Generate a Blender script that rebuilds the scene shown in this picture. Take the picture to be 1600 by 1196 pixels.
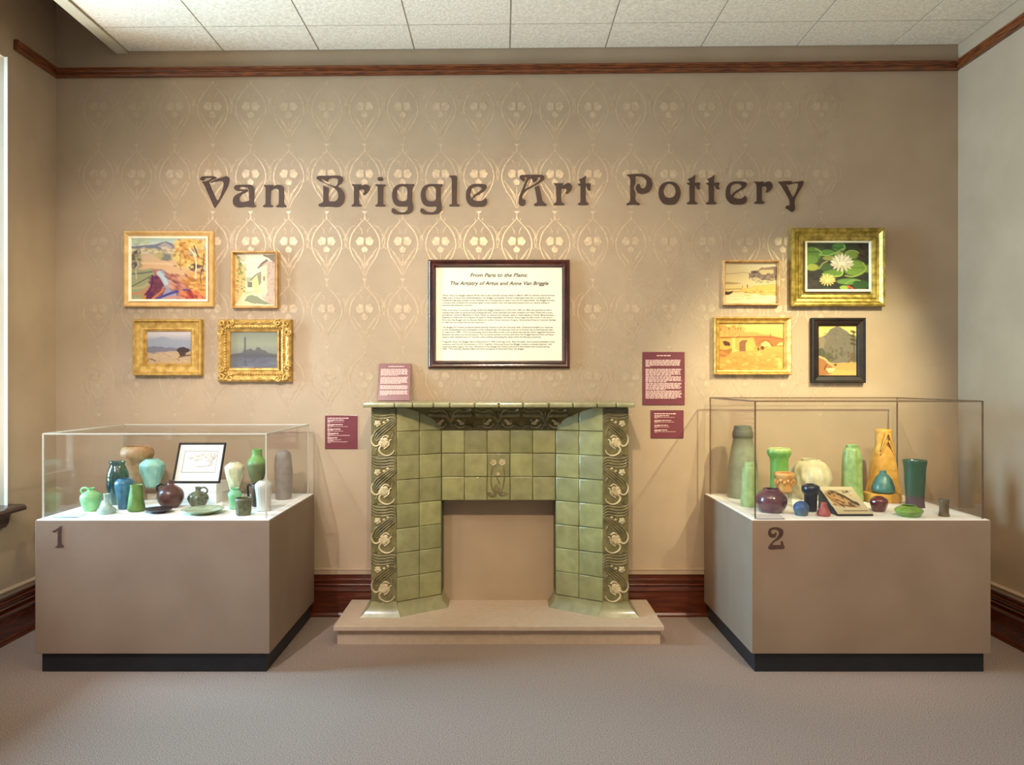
import bpy, bmesh, math, random
import numpy as np
from mathutils import Vector, Matrix
from math import pi, sin, cos, sqrt

for _o in list(bpy.data.objects):
    bpy.data.objects.remove(_o, do_unlink=True)
SC = bpy.context.scene
COL = SC.collection
random.seed(7)

# ------------------------------------------------------------------ camera, world, big lights, exposure
F, CX, HY = 1150.0, 785.0, 597.0        # focal length in pixels, wall-normal vanishing point
HC, D = 1.49, 4.70                      # camera height, distance of the back wall
S = F / D                               # pixels per metre on the back wall
cam_d = bpy.data.cameras.new('camera')
cam = bpy.data.objects.new('camera', cam_d)
COL.objects.link(cam)
cam.location = (0, 0, HC)
cam.rotation_euler = (pi / 2, 0, 0)
cam_d.sensor_width = 36.0
cam_d.sensor_fit = 'HORIZONTAL'
cam_d.lens = F / 1600 * 36.0
cam_d.shift_x = (800 - CX) / 1600
cam_d.shift_y = -(598 - HY) / 1600
cam_d.clip_start = 0.05
SC.camera = cam
vs = SC.view_settings
vs.view_transform = 'Standard'
vs.look = 'None'
vs.gamma = 1.0
vs.use_curve_mapping = False
vs.exposure = -0.12
SC.cycles.transparent_max_bounces = 40
SC.cycles.max_bounces = 10
SC.cycles.diffuse_bounces = 5

world = bpy.data.worlds.new('sky')
SC.world = world
world.use_nodes = True
_bg = world.node_tree.nodes['Background']
_bg.inputs[0].default_value = (0.9, 0.95, 1.0, 1)
_bg.inputs[1].default_value = 0.6


def area_light(name, loc, target, sx, sy, power, color):
    d = bpy.data.lights.new(name, 'AREA')
    d.shape = 'RECTANGLE'
    d.size, d.size_y = sx, sy
    d.energy = power
    d.color = color
    o = bpy.data.objects.new(name, d)
    COL.objects.link(o)
    o.location = loc
    o.rotation_euler = (Vector(target) - Vector(loc)).to_track_quat('-Z', 'Y').to_euler()
    return o


def spot_light(name, loc, target, power, color, angle=60, blend=0.8, size=0.05):
    d = bpy.data.lights.new(name, 'SPOT')
    d.energy = power
    d.color = color
    d.spot_size = math.radians(angle)
    d.spot_blend = blend
    d.shadow_soft_size = size
    o = bpy.data.objects.new(name, d)
    COL.objects.link(o)
    o.location = loc
    o.rotation_euler = (Vector(target) - Vector(loc)).to_track_quat('-Z', 'Y').to_euler()
    return o


# daylight through the side window, then two added fill lights
area_light('window_daylight', (-5.6, 3.75, 2.5), (2.9, 3.6, 1.2), 1.8, 2.6, 1150, (0.40, 0.75, 1.0))
area_light('added_low_ceiling_fill', (-5.4, 3.2, 0.2), (0.0, 3.7, 3.3), 2.2, 1.6, 300, (1.0, 0.88, 0.72))  # added low outside the window to brighten the ceiling
area_light('added_rear_fill', (0.2, -3.4, 2.0), (0.2, 4, 1.7), 4.2, 2.4, 9, (1.0, 0.90, 0.82))  # added soft fill behind the camera, outside an invented opening
# added uplight over the middle of the room to brighten the ceiling, no fixture
area_light('added_ceiling_uplight', (0.2, 1.9, 2.78), (0.2, 1.9, 4.0), 3.6, 0.5, 70, (1.0, 0.88, 0.70)).data.spread = math.radians(140)
# ceiling track spots (fixtures above the frame), then one added wall fill
spot_light('track_spot_far_right', (2.55, 2.4, 3.25), (1.88, 4.7, 1.40), 640, (1.0, 0.95, 0.58), 40, 1.0, 0.03)
spot_light('track_spot_right_case', (1.65, 1.1, 3.3), (1.85, 4.2, 0.85), 320, (1.0, 0.84, 0.62), 42, 0.8, 0.03)
spot_light('track_spot_left_wall', (-2.35, 1.9, 3.3), (-1.75, 4.7, 1.55), 185, (1.0, 0.91, 0.83), 62, 0.9, 0.04)
spot_light('track_spot_pattern', (-1.45, 1.5, 3.1), (-0.95, 4.7, 1.95), 145, (1.0, 0.86, 0.70), 56, 1.0, 0.05)
spot_light('track_spot_left_case', (-1.7, 1.1, 3.3), (-1.75, 4.2, 0.85), 350, (0.96, 0.96, 1.0), 42, 0.8, 0.03)
spot_light('track_spot_mantel', (0.0, 1.3, 3.3), (0.30, 4.6, 1.4), 350, (1.0, 0.80, 0.53), 58, 1.0, 0.04)
spot_light('added_left_wall_fill', (0.4, 3.75, 3.3), (-2.85, 4.45, 1.5), 160, (1.0, 0.92, 0.58), 40, 1.0, 0.04)  # added to warm the left wall strip, grazing past the back wall


# ------------------------------------------------------------------ helpers
def W(px, py, y=D):
    """pixel of the photograph -> (x, z) on the plane at distance y"""
    return ((px - CX) * y / F, HC - (py - HY) * y / F)


def lin(c):
    if isinstance(c, str):
        c = tuple(int(c[i:i + 2], 16) / 255 for i in (0, 2, 4))
    return tuple((v / 12.92 if v <= 0.04045 else ((v + 0.055) / 1.055) ** 2.4) for v in c)


class MB:
    """mesh builder: collects shapes with per-face material index"""

    def __init__(self):
        self.v, self.f, self.m, self.s = [], [], [], []

    def add(self, vs_, fs_, m=0, smooth=False):
        b = len(self.v)
        self.v += [tuple(p) for p in vs_]
        for f in fs_:
            self.f.append(tuple(b + i for i in f))
            self.m.append(m)
            self.s.append(smooth)

    def box(self, a, b, m=0):
        x0, y0, z0 = a
        x1, y1, z1 = b
        self.add([(x0, y0, z0), (x1, y0, z0), (x1, y1, z0), (x0, y1, z0),
                  (x0, y0, z1), (x1, y0, z1), (x1, y1, z1), (x0, y1, z1)],
                 [(0, 3, 2, 1), (4, 5, 6, 7), (0, 1, 5, 4), (1, 2, 6, 5), (2, 3, 7, 6), (3, 0, 4, 7)], m)

    def bevel_box(self, a, b, r, m=0):
        """box with chamfered edges"""
        bm = bmesh.new()
        bmesh.ops.create_cube(bm, size=1.0)
        for v in bm.verts:
            v.co = Vector([(a[i] + b[i]) / 2 + v.co[i] * (b[i] - a[i]) for i in range(3)])
        bmesh.ops.bevel(bm, geom=bm.edges[:], offset=r, segments=2, affect='EDGES', profile=0.6)
        bm.verts.index_update()
        self.add([v.co.copy() for v in bm.verts], [[v.index for v in f.verts] for f in bm.faces], m)
        bm.free()

    def prism(self, poly, z0, z1, m=0):
        """polygon in x,y extruded in z"""
        n = len(poly)
        self.add([(x, y, z0) for x, y in poly] + [(x, y, z1) for x, y in poly],
                 [tuple(range(n - 1, -1, -1)), tuple(range(n, 2 * n))] +
                 [(i, (i + 1) % n, n + (i + 1) % n, n + i) for i in range(n)], m)

    def tube(self, pts, r, n=8, m=0, flat=None, caps=True, taper=None):
        """tube along points; flat=(normal, factor) squashes it along a direction"""
        pts = [Vector(p) for p in pts]
        rings = []
        N = len(pts)
        up = Vector((0.123, 0.456, 0.87)).normalized()
        for i, p in enumerate(pts):
            t = (pts[min(i + 1, N - 1)] - pts[max(i - 1, 0)]).normalized()
            a = t.cross(up)
            if a.length < 1e-4:
                a = t.cross(Vector((1, 0, 0)))
            a.normalize()
            b = t.cross(a).normalized()
            rr = r if taper is None else r * taper(i / max(1, N - 1))
            ring = []
            for k in range(n):
                q = a * (cos(2 * pi * k / n) * rr) + b * (sin(2 * pi * k / n) * rr)
                if flat:
                    nn = Vector(flat[0])
                    q -= nn * (q.dot(nn)) * (1 - flat[1])
                ring.append(p + q)
            rings.append(ring)
        vv = [q for ring in rings for q in ring]
        ff = [(i * n + k, i * n + (k + 1) % n, (i + 1) * n + (k + 1) % n, (i + 1) * n + k)
              for i in range(N - 1) for k in range(n)]
        if caps:
            ff += [tuple(range(n - 1, -1, -1)), tuple((N - 1) * n + k for k in range(n))]
        self.add(vv, ff, m, True)

    def lathe(self, prof, c=(0, 0, 0), seg=48, mod=None, m=0):
        """prof: [(r,z)] outside from bottom centre up, over the rim and down inside"""
        N = len(prof)
        vv, ff = [], []
        zmax = max(p[1] for p in prof) or 1
        for i, (r, z) in enumerate(prof):
            for k in range(seg):
                a = 2 * pi * k / seg
                q = mod(a, z / zmax, i) if mod else 1.0
                vv.append((c[0] + r * q * cos(a), c[1] + r * q * sin(a), c[2] + z))
        for i in range(N - 1):
            for k in range(seg):
                ff.append((i * seg + k, i * seg + (k + 1) % seg, (i + 1) * seg + (k + 1) % seg, (i + 1) * seg + k))
        self.add(vv, ff, m, True)

    def ball(self, c, r, m=0, n=10, sc=(1, 1, 1)):
        vv, ff = [], []
        for i in range(n + 1):
            a = pi * i / n
            for k in range(2 * n):
                b = pi * k / n
                vv.append((c[0] + r * sc[0] * sin(a) * cos(b), c[1] + r * sc[1] * sin(a) * sin(b), c[2] + r * sc[2] * cos(a)))
        w = 2 * n
        for i in range(n):
            for k in range(w):
                ff.append((i * w + k, (i + 1) * w + k, (i + 1) * w + (k + 1) % w, i * w + (k + 1) % w))
        self.add(vv, ff, m, True)

    def obj(self, name, mats, parent=None, sharp=None):
        me = bpy.data.meshes.new(name)
        me.from_pydata([tuple(p) for p in self.v], [], self.f)
        if not isinstance(mats, (list, tuple)):
            mats = [mats]
        for q in mats:
            me.materials.append(q)
        me.polygons.foreach_set('material_index', self.m)
        me.polygons.foreach_set('use_smooth', self.s)
        bm = bmesh.new()
        bm.from_mesh(me)
        bmesh.ops.remove_doubles(bm, verts=bm.verts, dist=1e-6)
        bmesh.ops.recalc_face_normals(bm, faces=bm.faces)
        bm.to_mesh(me)
        bm.free()
        if sharp:
            me.set_sharp_from_angle(angle=math.radians(sharp))
        me.update()
        o = bpy.data.objects.new(name, me)
        COL.objects.link(o)
        if parent is not None:
            o.parent = parent
        return o


def tag(o, label, cat, group=None):
    o['label'] = label
    o['category'] = cat
    if group:
        o['group'] = group
    return o


def thing(name, label, cat, loc=(0, 0, 0), group=None):
    o = bpy.data.objects.new(name, None)
    COL.objects.link(o)
    o.empty_display_size = 0.05
    o.location = loc
    return tag(o, label, cat, group)


def settle(root):
    """move a root empty's children so that their world place is what their mesh says"""
    mt = Matrix.Translation(-Vector(root.location))
    for c in root.children:
        if c.type == 'MESH':
            c.data.transform(mt)
        for g in c.children:
            if g.type == 'MESH':
                g.data.transform(mt)


def struct(o):
    o['kind'] = 'structure'
    return o


# ---- materials
def newmat(name):
    m = bpy.data.materials.new(name)
    m.use_nodes = True
    nt = m.node_tree
    return m, nt, nt.nodes['Principled BSDF']


def nd(nt, t, **k):
    n = nt.nodes.new(t)
    for a, b in k.items():
        setattr(n, a, b)
    return n


def noise_mat(name, c1, c2, scale=20, rough=0.6, bump=0.0, bscale=None, spec=0.5, metal=0.0, detail=4, stretch=None, coat=0.0, lo=0.35, hi=0.65):
    m, nt, p = newmat(name)
    tc = nd(nt, 'ShaderNodeTexCoord')
    mp = nd(nt, 'ShaderNodeMapping')
    if stretch:
        mp.inputs['Scale'].default_value = stretch
    nt.links.new(tc.outputs['Object'], mp.inputs[0])
    n = nd(nt, 'ShaderNodeTexNoise')
    n.inputs['Scale'].default_value = scale
    n.inputs['Detail'].default_value = detail
    nt.links.new(mp.outputs[0], n.inputs['Vector'])
    r = nd(nt, 'ShaderNodeValToRGB')
    r.color_ramp.elements[0].position = lo
    r.color_ramp.elements[1].position = hi
    r.color_ramp.elements[0].color = (*lin(c1), 1)
    r.color_ramp.elements[1].color = (*lin(c2), 1)
    nt.links.new(n.outputs[0], r.inputs[0])
    nt.links.new(r.outputs[0], p.inputs['Base Color'])
    p.inputs['Roughness'].default_value = rough
    p.inputs['Metallic'].default_value = metal
    p.inputs['Specular IOR Level'].default_value = spec
    p.inputs['Coat Weight'].default_value = coat
    p.inputs['Coat Roughness'].default_value = 0.12
    if bump:
        n2 = nd(nt, 'ShaderNodeTexNoise')
        n2.inputs['Scale'].default_value = bscale or scale * 4
        n2.inputs['Detail'].default_value = 3
        nt.links.new(mp.outputs[0], n2.inputs['Vector'])
        b = nd(nt, 'ShaderNodeBump')
        b.inputs['Strength'].default_value = bump
        b.inputs['Distance'].default_value = 0.002
        nt.links.new(n2.outputs[0], b.inputs['Height'])
        nt.links.new(b.outputs[0], p.inputs['Normal'])
    return m


def glaze(name, c1, c2, rough=0.55, scale=25, z=None, coat=0.0, bump=0.15):
    """pottery glaze: mottled colour; z=(z0,z1,colour) a second glaze towards the top (object z)"""
    m = noise_mat(name, c1, c2, scale, rough, bump, 160, coat=coat)
    if z:
        nt = m.node_tree
        p = nt.nodes['Principled BSDF']
        src = p.inputs['Base Color'].links[0].from_socket
        tc = nd(nt, 'ShaderNodeTexCoord')
        sx = nd(nt, 'ShaderNodeSeparateXYZ')
        nt.links.new(tc.outputs['Object'], sx.inputs[0])
        mr = nd(nt, 'ShaderNodeMapRange')
        mr.inputs[1].default_value, mr.inputs[2].default_value = z[0], z[1]
        nt.links.new(sx.outputs[2], mr.inputs[0])
        mx = nd(nt, 'ShaderNodeMix', data_type='RGBA')
        nt.links.new(mr.outputs[0], mx.inputs['Factor'])
        nt.links.new(src, mx.inputs['A'])
        mx.inputs['B'].default_value = (*lin(z[2]), 1)
        nt.links.new(mx.outputs['Result'], p.inputs['Base Color'])
    return m


def attr_mat(name, rough=0.6, spec=0.4):
    m, nt, p = newmat(name)
    a = nd(nt, 'ShaderNodeAttribute', attribute_name='paint')
    nt.links.new(a.outputs['Color'], p.inputs['Base Color'])
    p.inputs['Roughness'].default_value = rough
    p.inputs['Specular IOR Level'].default_value = spec
    return m


def acrylic_mat(name, tint, edge=False, glossy_rough=0.02, w=0.0):
    """clear acrylic sheet: passes light, reflects by Fresnel; edges are denser"""
    m = bpy.data.materials.new(name)
    m.use_nodes = True
    nt = m.node_tree
    nt.nodes.clear()
    out = nd(nt, 'ShaderNodeOutputMaterial')
    tr = nd(nt, 'ShaderNodeBsdfTransparent')
    tr.inputs[0].default_value = (*tint, 1)
    gl = nd(nt, 'ShaderNodeBsdfGlossy')
    gl.inputs['Roughness'].default_value = glossy_rough
    lw = nd(nt, 'ShaderNodeLayerWeight')
    lw.inputs['Blend'].default_value = 0.5
    pw_ = nd(nt, 'ShaderNodeMath', operation='POWER')
    nt.links.new(lw.outputs['Facing'], pw_.inputs[0])
    pw_.inputs[1].default_value = 4.0
    fr = nd(nt, 'ShaderNodeMath', operation='MULTIPLY_ADD')
    nt.links.new(pw_.outputs[0], fr.inputs[0])
    fr.inputs[1].default_value = 0.45
    fr.inputs[2].default_value = 0.025
    mx = nd(nt, 'ShaderNodeMixShader')
    nt.links.new(fr.outputs[0], mx.inputs[0])
    nt.links.new(tr.outputs[0], mx.inputs[1])
    nt.links.new(gl.outputs[0], mx.inputs[2])
    last = mx.outputs[0]
    if w:
        df = nd(nt, 'ShaderNodeBsdfDiffuse')
        df.inputs[0].default_value = (0.75, 0.72, 0.64, 1)
        m2 = nd(nt, 'ShaderNodeMixShader')
        m2.inputs[0].default_value = w
        nt.links.new(last, m2.inputs[1])
        nt.links.new(df.outputs[0], m2.inputs[2])
        last = m2.outputs[0]
    nt.links.new(last, out.inputs[0])
    return m


M = {}
M['wall'] = noise_mat('wall_paint', 'aa9379', 'b29b81', 3, 0.75, 0.25, 90)
M['wallcap'] = noise_mat('wall_cap_paint', 'ac947a', 'b49c82', 3, 0.6)
M['reveal'] = noise_mat('window_paint', 'd8d2c4', 'e0dace', 3, 0.6)
M['case'] = noise_mat('case_paint', '8a7361', '927b69', 4, 0.6, 0.1, 120)
M['deck'] = noise_mat('deck_white', 'f0ece6', 'f6f2ec', 4, 0.6)
M['toe'] = noise_mat('toe_kick_black', '17181d', '1e1f24', 9, 0.5)
M['letter'] = noise_mat('letter_brown', '40291f', '4a3025', 12, 0.6)
M['wood'] = noise_mat('stained_oak', '4a200e', '8a4a20', 9, 0.32, 0.25, 60, stretch=(1.2, 14, 14), coat=0.25)
M['woodside'] = noise_mat('stained_oak_side', '4a200e', '8a4a20', 9, 0.32, 0.25, 60, stretch=(14, 1.2, 14), coat=0.25)
M['basewood'] = noise_mat('base_mahogany', '481a0a', '622a12', 7, 0.25, 0.1, 60, stretch=(1.0, 12, 12), coat=0.4)
M['basewoodside'] = noise_mat('base_mahogany_side', '481a0a', '622a12', 7, 0.25, 0.1, 60, stretch=(12, 1.0, 12), coat=0.4)
M['hearth'] = noise_mat('hearth_paint', 'c0aa94', 'c8b29c', 30, 0.55, 0.2, 200)
M['carpet'] = noise_mat('carpet', '7c6c64', 'b09a8e', 190, 0.95, 0.7, 420, spec=0.1, detail=6)
M['stencil'] = noise_mat('stencil_pearl', 'b29b80', 'c4ae92', 45, 0.36, 0.3, 180, metal=0.22, detail=5)
# ------------------------------------------------------------------ room
XL, XR = -2.85, 2.91
SL = 0.0085                                # the old ceiling and rail rise a little to the right


def zl(z, x):
    return z + SL * (x + 0.0)


def cat_rom(pts, n=8):
    """open catmull-rom through points"""
    P = [np.array(p, float) for p in pts]
    P = [2 * P[0] - P[1]] + P + [2 * P[-1] - P[-2]]
    out = []
    for i in range(1, len(P) - 2):
        for k in range(n):
            t = k / n
            a, b, c, d = P[i - 1], P[i], P[i + 1], P[i + 2]
            out.append(0.5 * ((2 * b) + (c - a) * t + (2 * a - 5 * b + 4 * c - d) * t * t + (3 * b - a - 3 * c + d) * t ** 3))
    out.append(P[-2])
    return [tuple(q) for q in out]


mb = MB()
mb.box((-3.4, D, 0), (3.3, D + 0.15, 4.35), 0)


NSTK = [0]


def ribbon(pts, w, off=0.0006, taper=True):
    """flat painted stroke on the back wall, pts in (x,z)"""
    pts = cat_rom(pts, 6)
    L, R = [], []
    n = len(pts)
    NSTK[0] += 1
    off = .0003 + (NSTK[0] % 17) * .00004
    for i, p in enumerate(pts):
        a, b = pts[max(0, i - 1)], pts[min(n - 1, i + 1)]
        dx, dz = b[0] - a[0], b[1] - a[1]
        l = math.hypot(dx, dz) or 1
        ww = w * (0.45 + 0.55 * sin(pi * i / (n - 1))) if taper else w
        L.append((p[0] - dz / l * ww / 2, D - off, p[1] + dx / l * ww / 2))
        R.append((p[0] + dz / l * ww / 2, D - off, p[1] - dx / l * ww / 2))
    mb.add(L + R, [(i, i + 1, n + i + 1, n + i) for i in range(n - 1)], 1)


def blob(cx, cz, rx, rz, n=16, off=0.0006, lobes=0, amp=0.0, ph=0.0):
    NSTK[0] += 1
    off = .0011 + (NSTK[0] % 7) * .00004
    vv = [(cx, D - off, cz)]
    for k in range(n):
        a = 2 * pi * k / n
        q = 1 + amp * cos(lobes * a + ph)
        vv.append((cx + rx * q * cos(a), D - off, cz + rz * q * sin(a)))
    mb.add(vv, [(0, 1 + k, 1 + (k + 1) % n) for k in range(n)], 1)


def petal(T, c, a0, a1, R, s, n=22):
    """scalloped fan petal"""
    NSTK[0] += 1
    off = .0011 + (NSTK[0] % 7) * .00004
    P = []
    for i in range(n + 1):
        t = i / n
        a = math.radians(a0 + (a1 - a0) * t)
        r = R * (sin(pi * (.06 + .88 * t)) ** .3) * (1 + .045 * cos(2 * pi * 3 * t))
        P.append((c[0] + r * cos(a), c[1] - r * sin(a)))
    q = [T((c[0] + (P[0][0] - c[0]) * .2, c[1] + (P[0][1] - c[1]) * .2), s)] + [T(p, s) for p in P]
    mb.add([(x, D - off, z) for x, z in q], [(0, i, i + 1) for i in range(1, len(q) - 1)], 1)


MS = 0.1756 / S                            # metres per sketch unit of the stencil
strokes = [([(532, 60), (562, 92), (610, 150), (638, 215), (645, 285), (615, 375), (562, 455), (516, 545)], 11),
           ([(514, 15), (516, 40), (532, 62)], 7), ([(532, 62), (545, 50), (548, 30)], 5),
           ([(625, 300), (575, 365), (530, 430), (522, 470)], 9), ([(636, 330), (600, 400), (545, 480)], 6), ([(600, 352), (552, 410), (524, 490)], 6),
           ([(590, 98), (640, 122), (668, 180), (690, 235), (682, 285), (648, 312)], 6),
           ([(668, 150), (690, 205), (700, 240)], 4),
           ([(560, 108), (538, 145), (536, 178)], 5)]
for row, cy in enumerate((166.3, 271.7, 377.1, 482.5, 588.0)):
    for k in range(-7, 13):
        cx = 569.9 + 59.4 * k
        X0, Z0 = W(cx, cy)
        if any(abs(cx - a) < b and abs(cy - c) < d for a, b, c, d in ()):
            continue

        def T(p, s=1):
            return (X0 + s * (p[0] - 512) * MS, Z0 - (p[1] - 240) * MS)
        for pts, w in strokes:
            for s in (1, -1):
                ribbon([T(p, s) for p in pts], w * MS)
        ribbon([T((512, 350)), T((512, 430)), T((512, 525))], 7 * MS)
        for s in (1, -1):
            petal(T, (514, 268), -12, 84, 82, s)
        petal(T, (512, 276), -132, -48, 66, 1)
        a, b, c_ = T((486, 573)), T((538, 573)), T((512, 600))
        mb.add([(a[0], D - .0006, a[1]), (b[0], D - .0006, b[1]), (c_[0], D - .0006, c_[1])], [(0, 1, 2)], 1)
        ribbon([T((512, 592)), T((512, 605)), T((512, 615))], 6 * MS, off=0.0008)
wall_back = struct(mb.obj('wall_back', [M['wall'], M['stencil']]))

# left wall with its tall window
WZ0, WZ1, WY0, WY1 = 0.76, 3.35, 2.05, 4.215
mb = MB()
TH = 0.40
mb.box((XL - TH, -3.2, 0), (XL, D, WZ0))
mb.box((XL - TH, -3.2, WZ1), (XL, D, 4.35))
mb.box((XL - TH, WY1, WZ0), (XL, D, WZ1))
mb.box((XL - TH, -3.2, WZ0), (XL, WY0, WZ1))
struct(mb.obj('wall_left', M['wall']))
# window: lining, sash, glass, sill
mb = MB()
xf = XL - TH + 0.06
mb.box((xf - .05, WY0, WZ0), (xf, WY0 + .06, WZ1))
mb.box((xf - .05, WY1 - .06, WZ0), (xf, WY1, WZ1))
mb.box((xf - .049, WY0 + .06, WZ0), (xf - .001, WY1 - .06, WZ0 + .08))
mb.box((xf - .049, WY0 + .06, WZ1 - .08), (xf - .001, WY1 - .06, WZ1))
mb.box((xf - .049, WY0 + .06, 2.0), (xf - .001, WY1 - .06, 2.06))
mb.box((XL - 0.001, WY1 - 0.004, WZ0), (XL + 0.018, WY1 + 0.0, WZ1))
win = struct(mb.obj('window_1', M['reveal']))
M['pane'] = acrylic_mat('window_glass', (0.97, 0.985, 0.99))
mb = MB()
mb.box((xf - .03, WY0 + .05, WZ0 + .07), (xf - .025, WY1 - .05, WZ1 - .07))
mb.obj('window_pane', M['pane'], win)
# dark wood stool with its moulded nosing and apron
M['sillwood'] = noise_mat('sill_dark_wood', '2b1a14', '46302a', 9, 0.35, 0.1, coat=0.3)
mb = MB()
sx = [(XL - TH + .05, 0.745), (-2.775, 0.745), (-2.752, 0.752), (-2.748, 0.765), (-2.756, 0.778), (-2.78, 0.783), (XL - TH + .05, 0.783)]
ax = [(XL + .001, 0.655), (-2.825, 0.662), (-2.812, 0.685), (-2.808, 0.715), (-2.796, 0.745), (XL + .001, 0.745)]
for prof, y1, tip in ((sx, 4.262, 0.02), (ax, 4.20, 0.02)):
    n = len(prof)
    vv = [(x, 1.95, z) for x, z in prof] + [(x, y1 - (tip if i in (1, 2, 3, 4) else 0) * 0.4, z) for i, (x, z) in enumerate(prof)]
    mb.add(vv, [tuple(range(n)), tuple(range(2 * n - 1, n - 1, -1))] + [(i, (i + 1) % n, n + (i + 1) % n, n + i) for i in range(n)])
mb.obj('window_sill', M['sillwood'], win)

# right wall, rear wall with a wide opening invented for the rear fill, floor
mb = MB()
mb.box((XR, -3.2, 0), (XR + 0.15, D, 4.35))
struct(mb.obj('wall_right', M['wall']))
mb = MB()
mb.box((XL - TH, -3.35, 0), (XR + .15, -3.2, 0.8))
mb.box((XL - TH, -3.35, 3.2), (XR + .15, -3.2, 4.35))
mb.box((XL - TH, -3.35, 0.8), (-1.9, -3.2, 3.2))
mb.box((2.3, -3.35, 0.8), (XR + .15, -3.2, 3.2))
struct(mb.obj('wall_rear', M['wall']))
mb = MB()
mb.box((-3.4, -3.35, -0.1), (3.3, D + .15, 0))
struct(mb.obj('floor', M['carpet']))

# ceiling: suspended tile field that stops short of the left wall, old ceiling above
M['tile'] = noise_mat('ceiling_tile', 'e6dcca', 'fbf3e4', 55, 0.9, 1.0, 75, spec=0.1, detail=6)
M['tbar'] = noise_mat('ceiling_grid', 'b4ad9e', 'bdb6a8', 4, 0.6)
M['fascia'] = noise_mat('ceiling_edge', 'cfc6ae', 'd8cfb8', 4, 0.7)
ZC = 3.62
mb = MB()
x0 = -2.39


def cbox(xa, ya, za, xb, yb, zb, m):
    vv = [(xa, ya, zl(za, xa)), (xb, ya, zl(za, xb)), (xb, yb, zl(za, xb)), (xa, yb, zl(za, xa)),
          (xa, ya, zl(zb, xa)), (xb, ya, zl(zb, xb)), (xb, yb, zl(zb, xb)), (xa, yb, zl(zb, xa))]
    mb.add(vv, [(0, 3, 2, 1), (4, 5, 6, 7), (0, 1, 5, 4), (1, 2, 6, 5), (2, 3, 7, 6), (3, 0, 4, 7)], m)


cbox(x0, -3.2, ZC + .012, XR, D, ZC + .05, 1)
ys = [D]
y = 4.38
while y > -3.2:
    ys.append(y)
    y -= .6096
ys.append(-3.2)
xs = [x0 + .6096 * k for k in range(9)] + [XR]
for i in range(len(xs) - 1):
    for j in range(len(ys) - 1):
        g = .0045
        cbox(xs[i] + g, ys[j + 1] + g, ZC, xs[i + 1] - g, ys[j] - g, ZC + .02, 0)
for x in xs[1:-1]:
    cbox(x - .004, -3.2, ZC + .004, x + .004, D, ZC + .02, 1)
cbox(x0 - .075, -3.2, ZC - .012, x0, D, ZC + .05, 2)
cbox(x0 - .075, -3.2, ZC + .04, x0 - .055, D, 4.30, 3)
M['dark'] = noise_mat('old_ceiling', '5a4a38', '66543f', 4, 0.8)
mb.box((XL - TH, -3.2, 4.30), (XR + .15, D, 4.36), 3)
struct(mb.obj('ceiling', [M['tile'], M['tbar'], M['fascia'], M['dark']]))

# picture rail on three walls
RZ0, RZ1 = 3.459, 3.516
prof = [(0, 0), (.020, .002), (.026, .010), (.026, .022), (.020, .030), (.024, .038), (.034, .044), (.034, .054), (.022, .060), (0, .060)]
RB = 3.452


def extrude_profile(mb, prof, frame_a, frame_b):
    n = len(prof)
    vv = [frame_a(p) for p in prof] + [frame_b(p) for p in prof]
    mb.add(vv, [tuple(range(n)), tuple(range(2 * n - 1, n - 1, -1))] + [(i, (i + 1) % n, n + (i + 1) % n, n + i) for i in range(n)])


mb = MB()
extrude_profile(mb, prof, lambda p: (XL, D - p[0], zl(RB + p[1], XL)), lambda p: (XR, D - p[0], zl(RB + p[1], XR)))
struct(mb.obj('trim_1', M['wood']))
mb = MB()
extrude_profile(mb, prof, lambda p: (XL + p[0], D - .035, zl(RB + p[1], XL)), lambda p: (XL + p[0], 4.29, zl(RB + p[1], XL)))
struct(mb.obj('trim_2', M['woodside']))
mb = MB()
extrude_profile(mb, prof, lambda p: (XR - p[0], D - .035, zl(RB + p[1], XR)), lambda p: (XR - p[0], -3.2, zl(RB + p[1], XR)))
struct(mb.obj('trim_3', M['woodside']))

# baseboards: tall moulded mahogany with a painted cap
bp = [(0, 0), (.042, 0), (.042, .012), (.034, .024), (.026, .028), (.026, .150), (.030, .158), (.034, .166), (.027, .172), (.022, .188),
      (.030, .194), (.034, .200), (.028, .206), (.030, .216), (.038, .230), (.038, .238), (.030, .243), (.032, .256), (.036, .266), (0, .268)]
cp = [(0, .268), (.030, .268), (.032, .292), (.036, .296), (.036, .301), (.026, .304), (0, .304)]
for nm, ends, wd in (('baseboard_back', (lambda p: (XL, D - p[0], p[1]), lambda p: (XR, D - p[0], p[1])), 'basewood'),
                     ('baseboard_left', (lambda p: (XL + p[0], D - .04, p[1]), lambda p: (XL + p[0], -3.2, p[1])), 'basewoodside'),
                     ('baseboard_right', (lambda p: (XR - p[0], D - .04, p[1]), lambda p: (XR - p[0], -3.2, p[1])), 'basewoodside')):
    mb = MB()
    extrude_profile(mb, bp, *ends)
    k = len(mb.f)
    extrude_profile(mb, cp, *ends)
    for i in range(k, len(mb.f)):
        mb.m[i] = 1
    struct(mb.obj(nm, [M[wd], M['wallcap']]))

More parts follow.
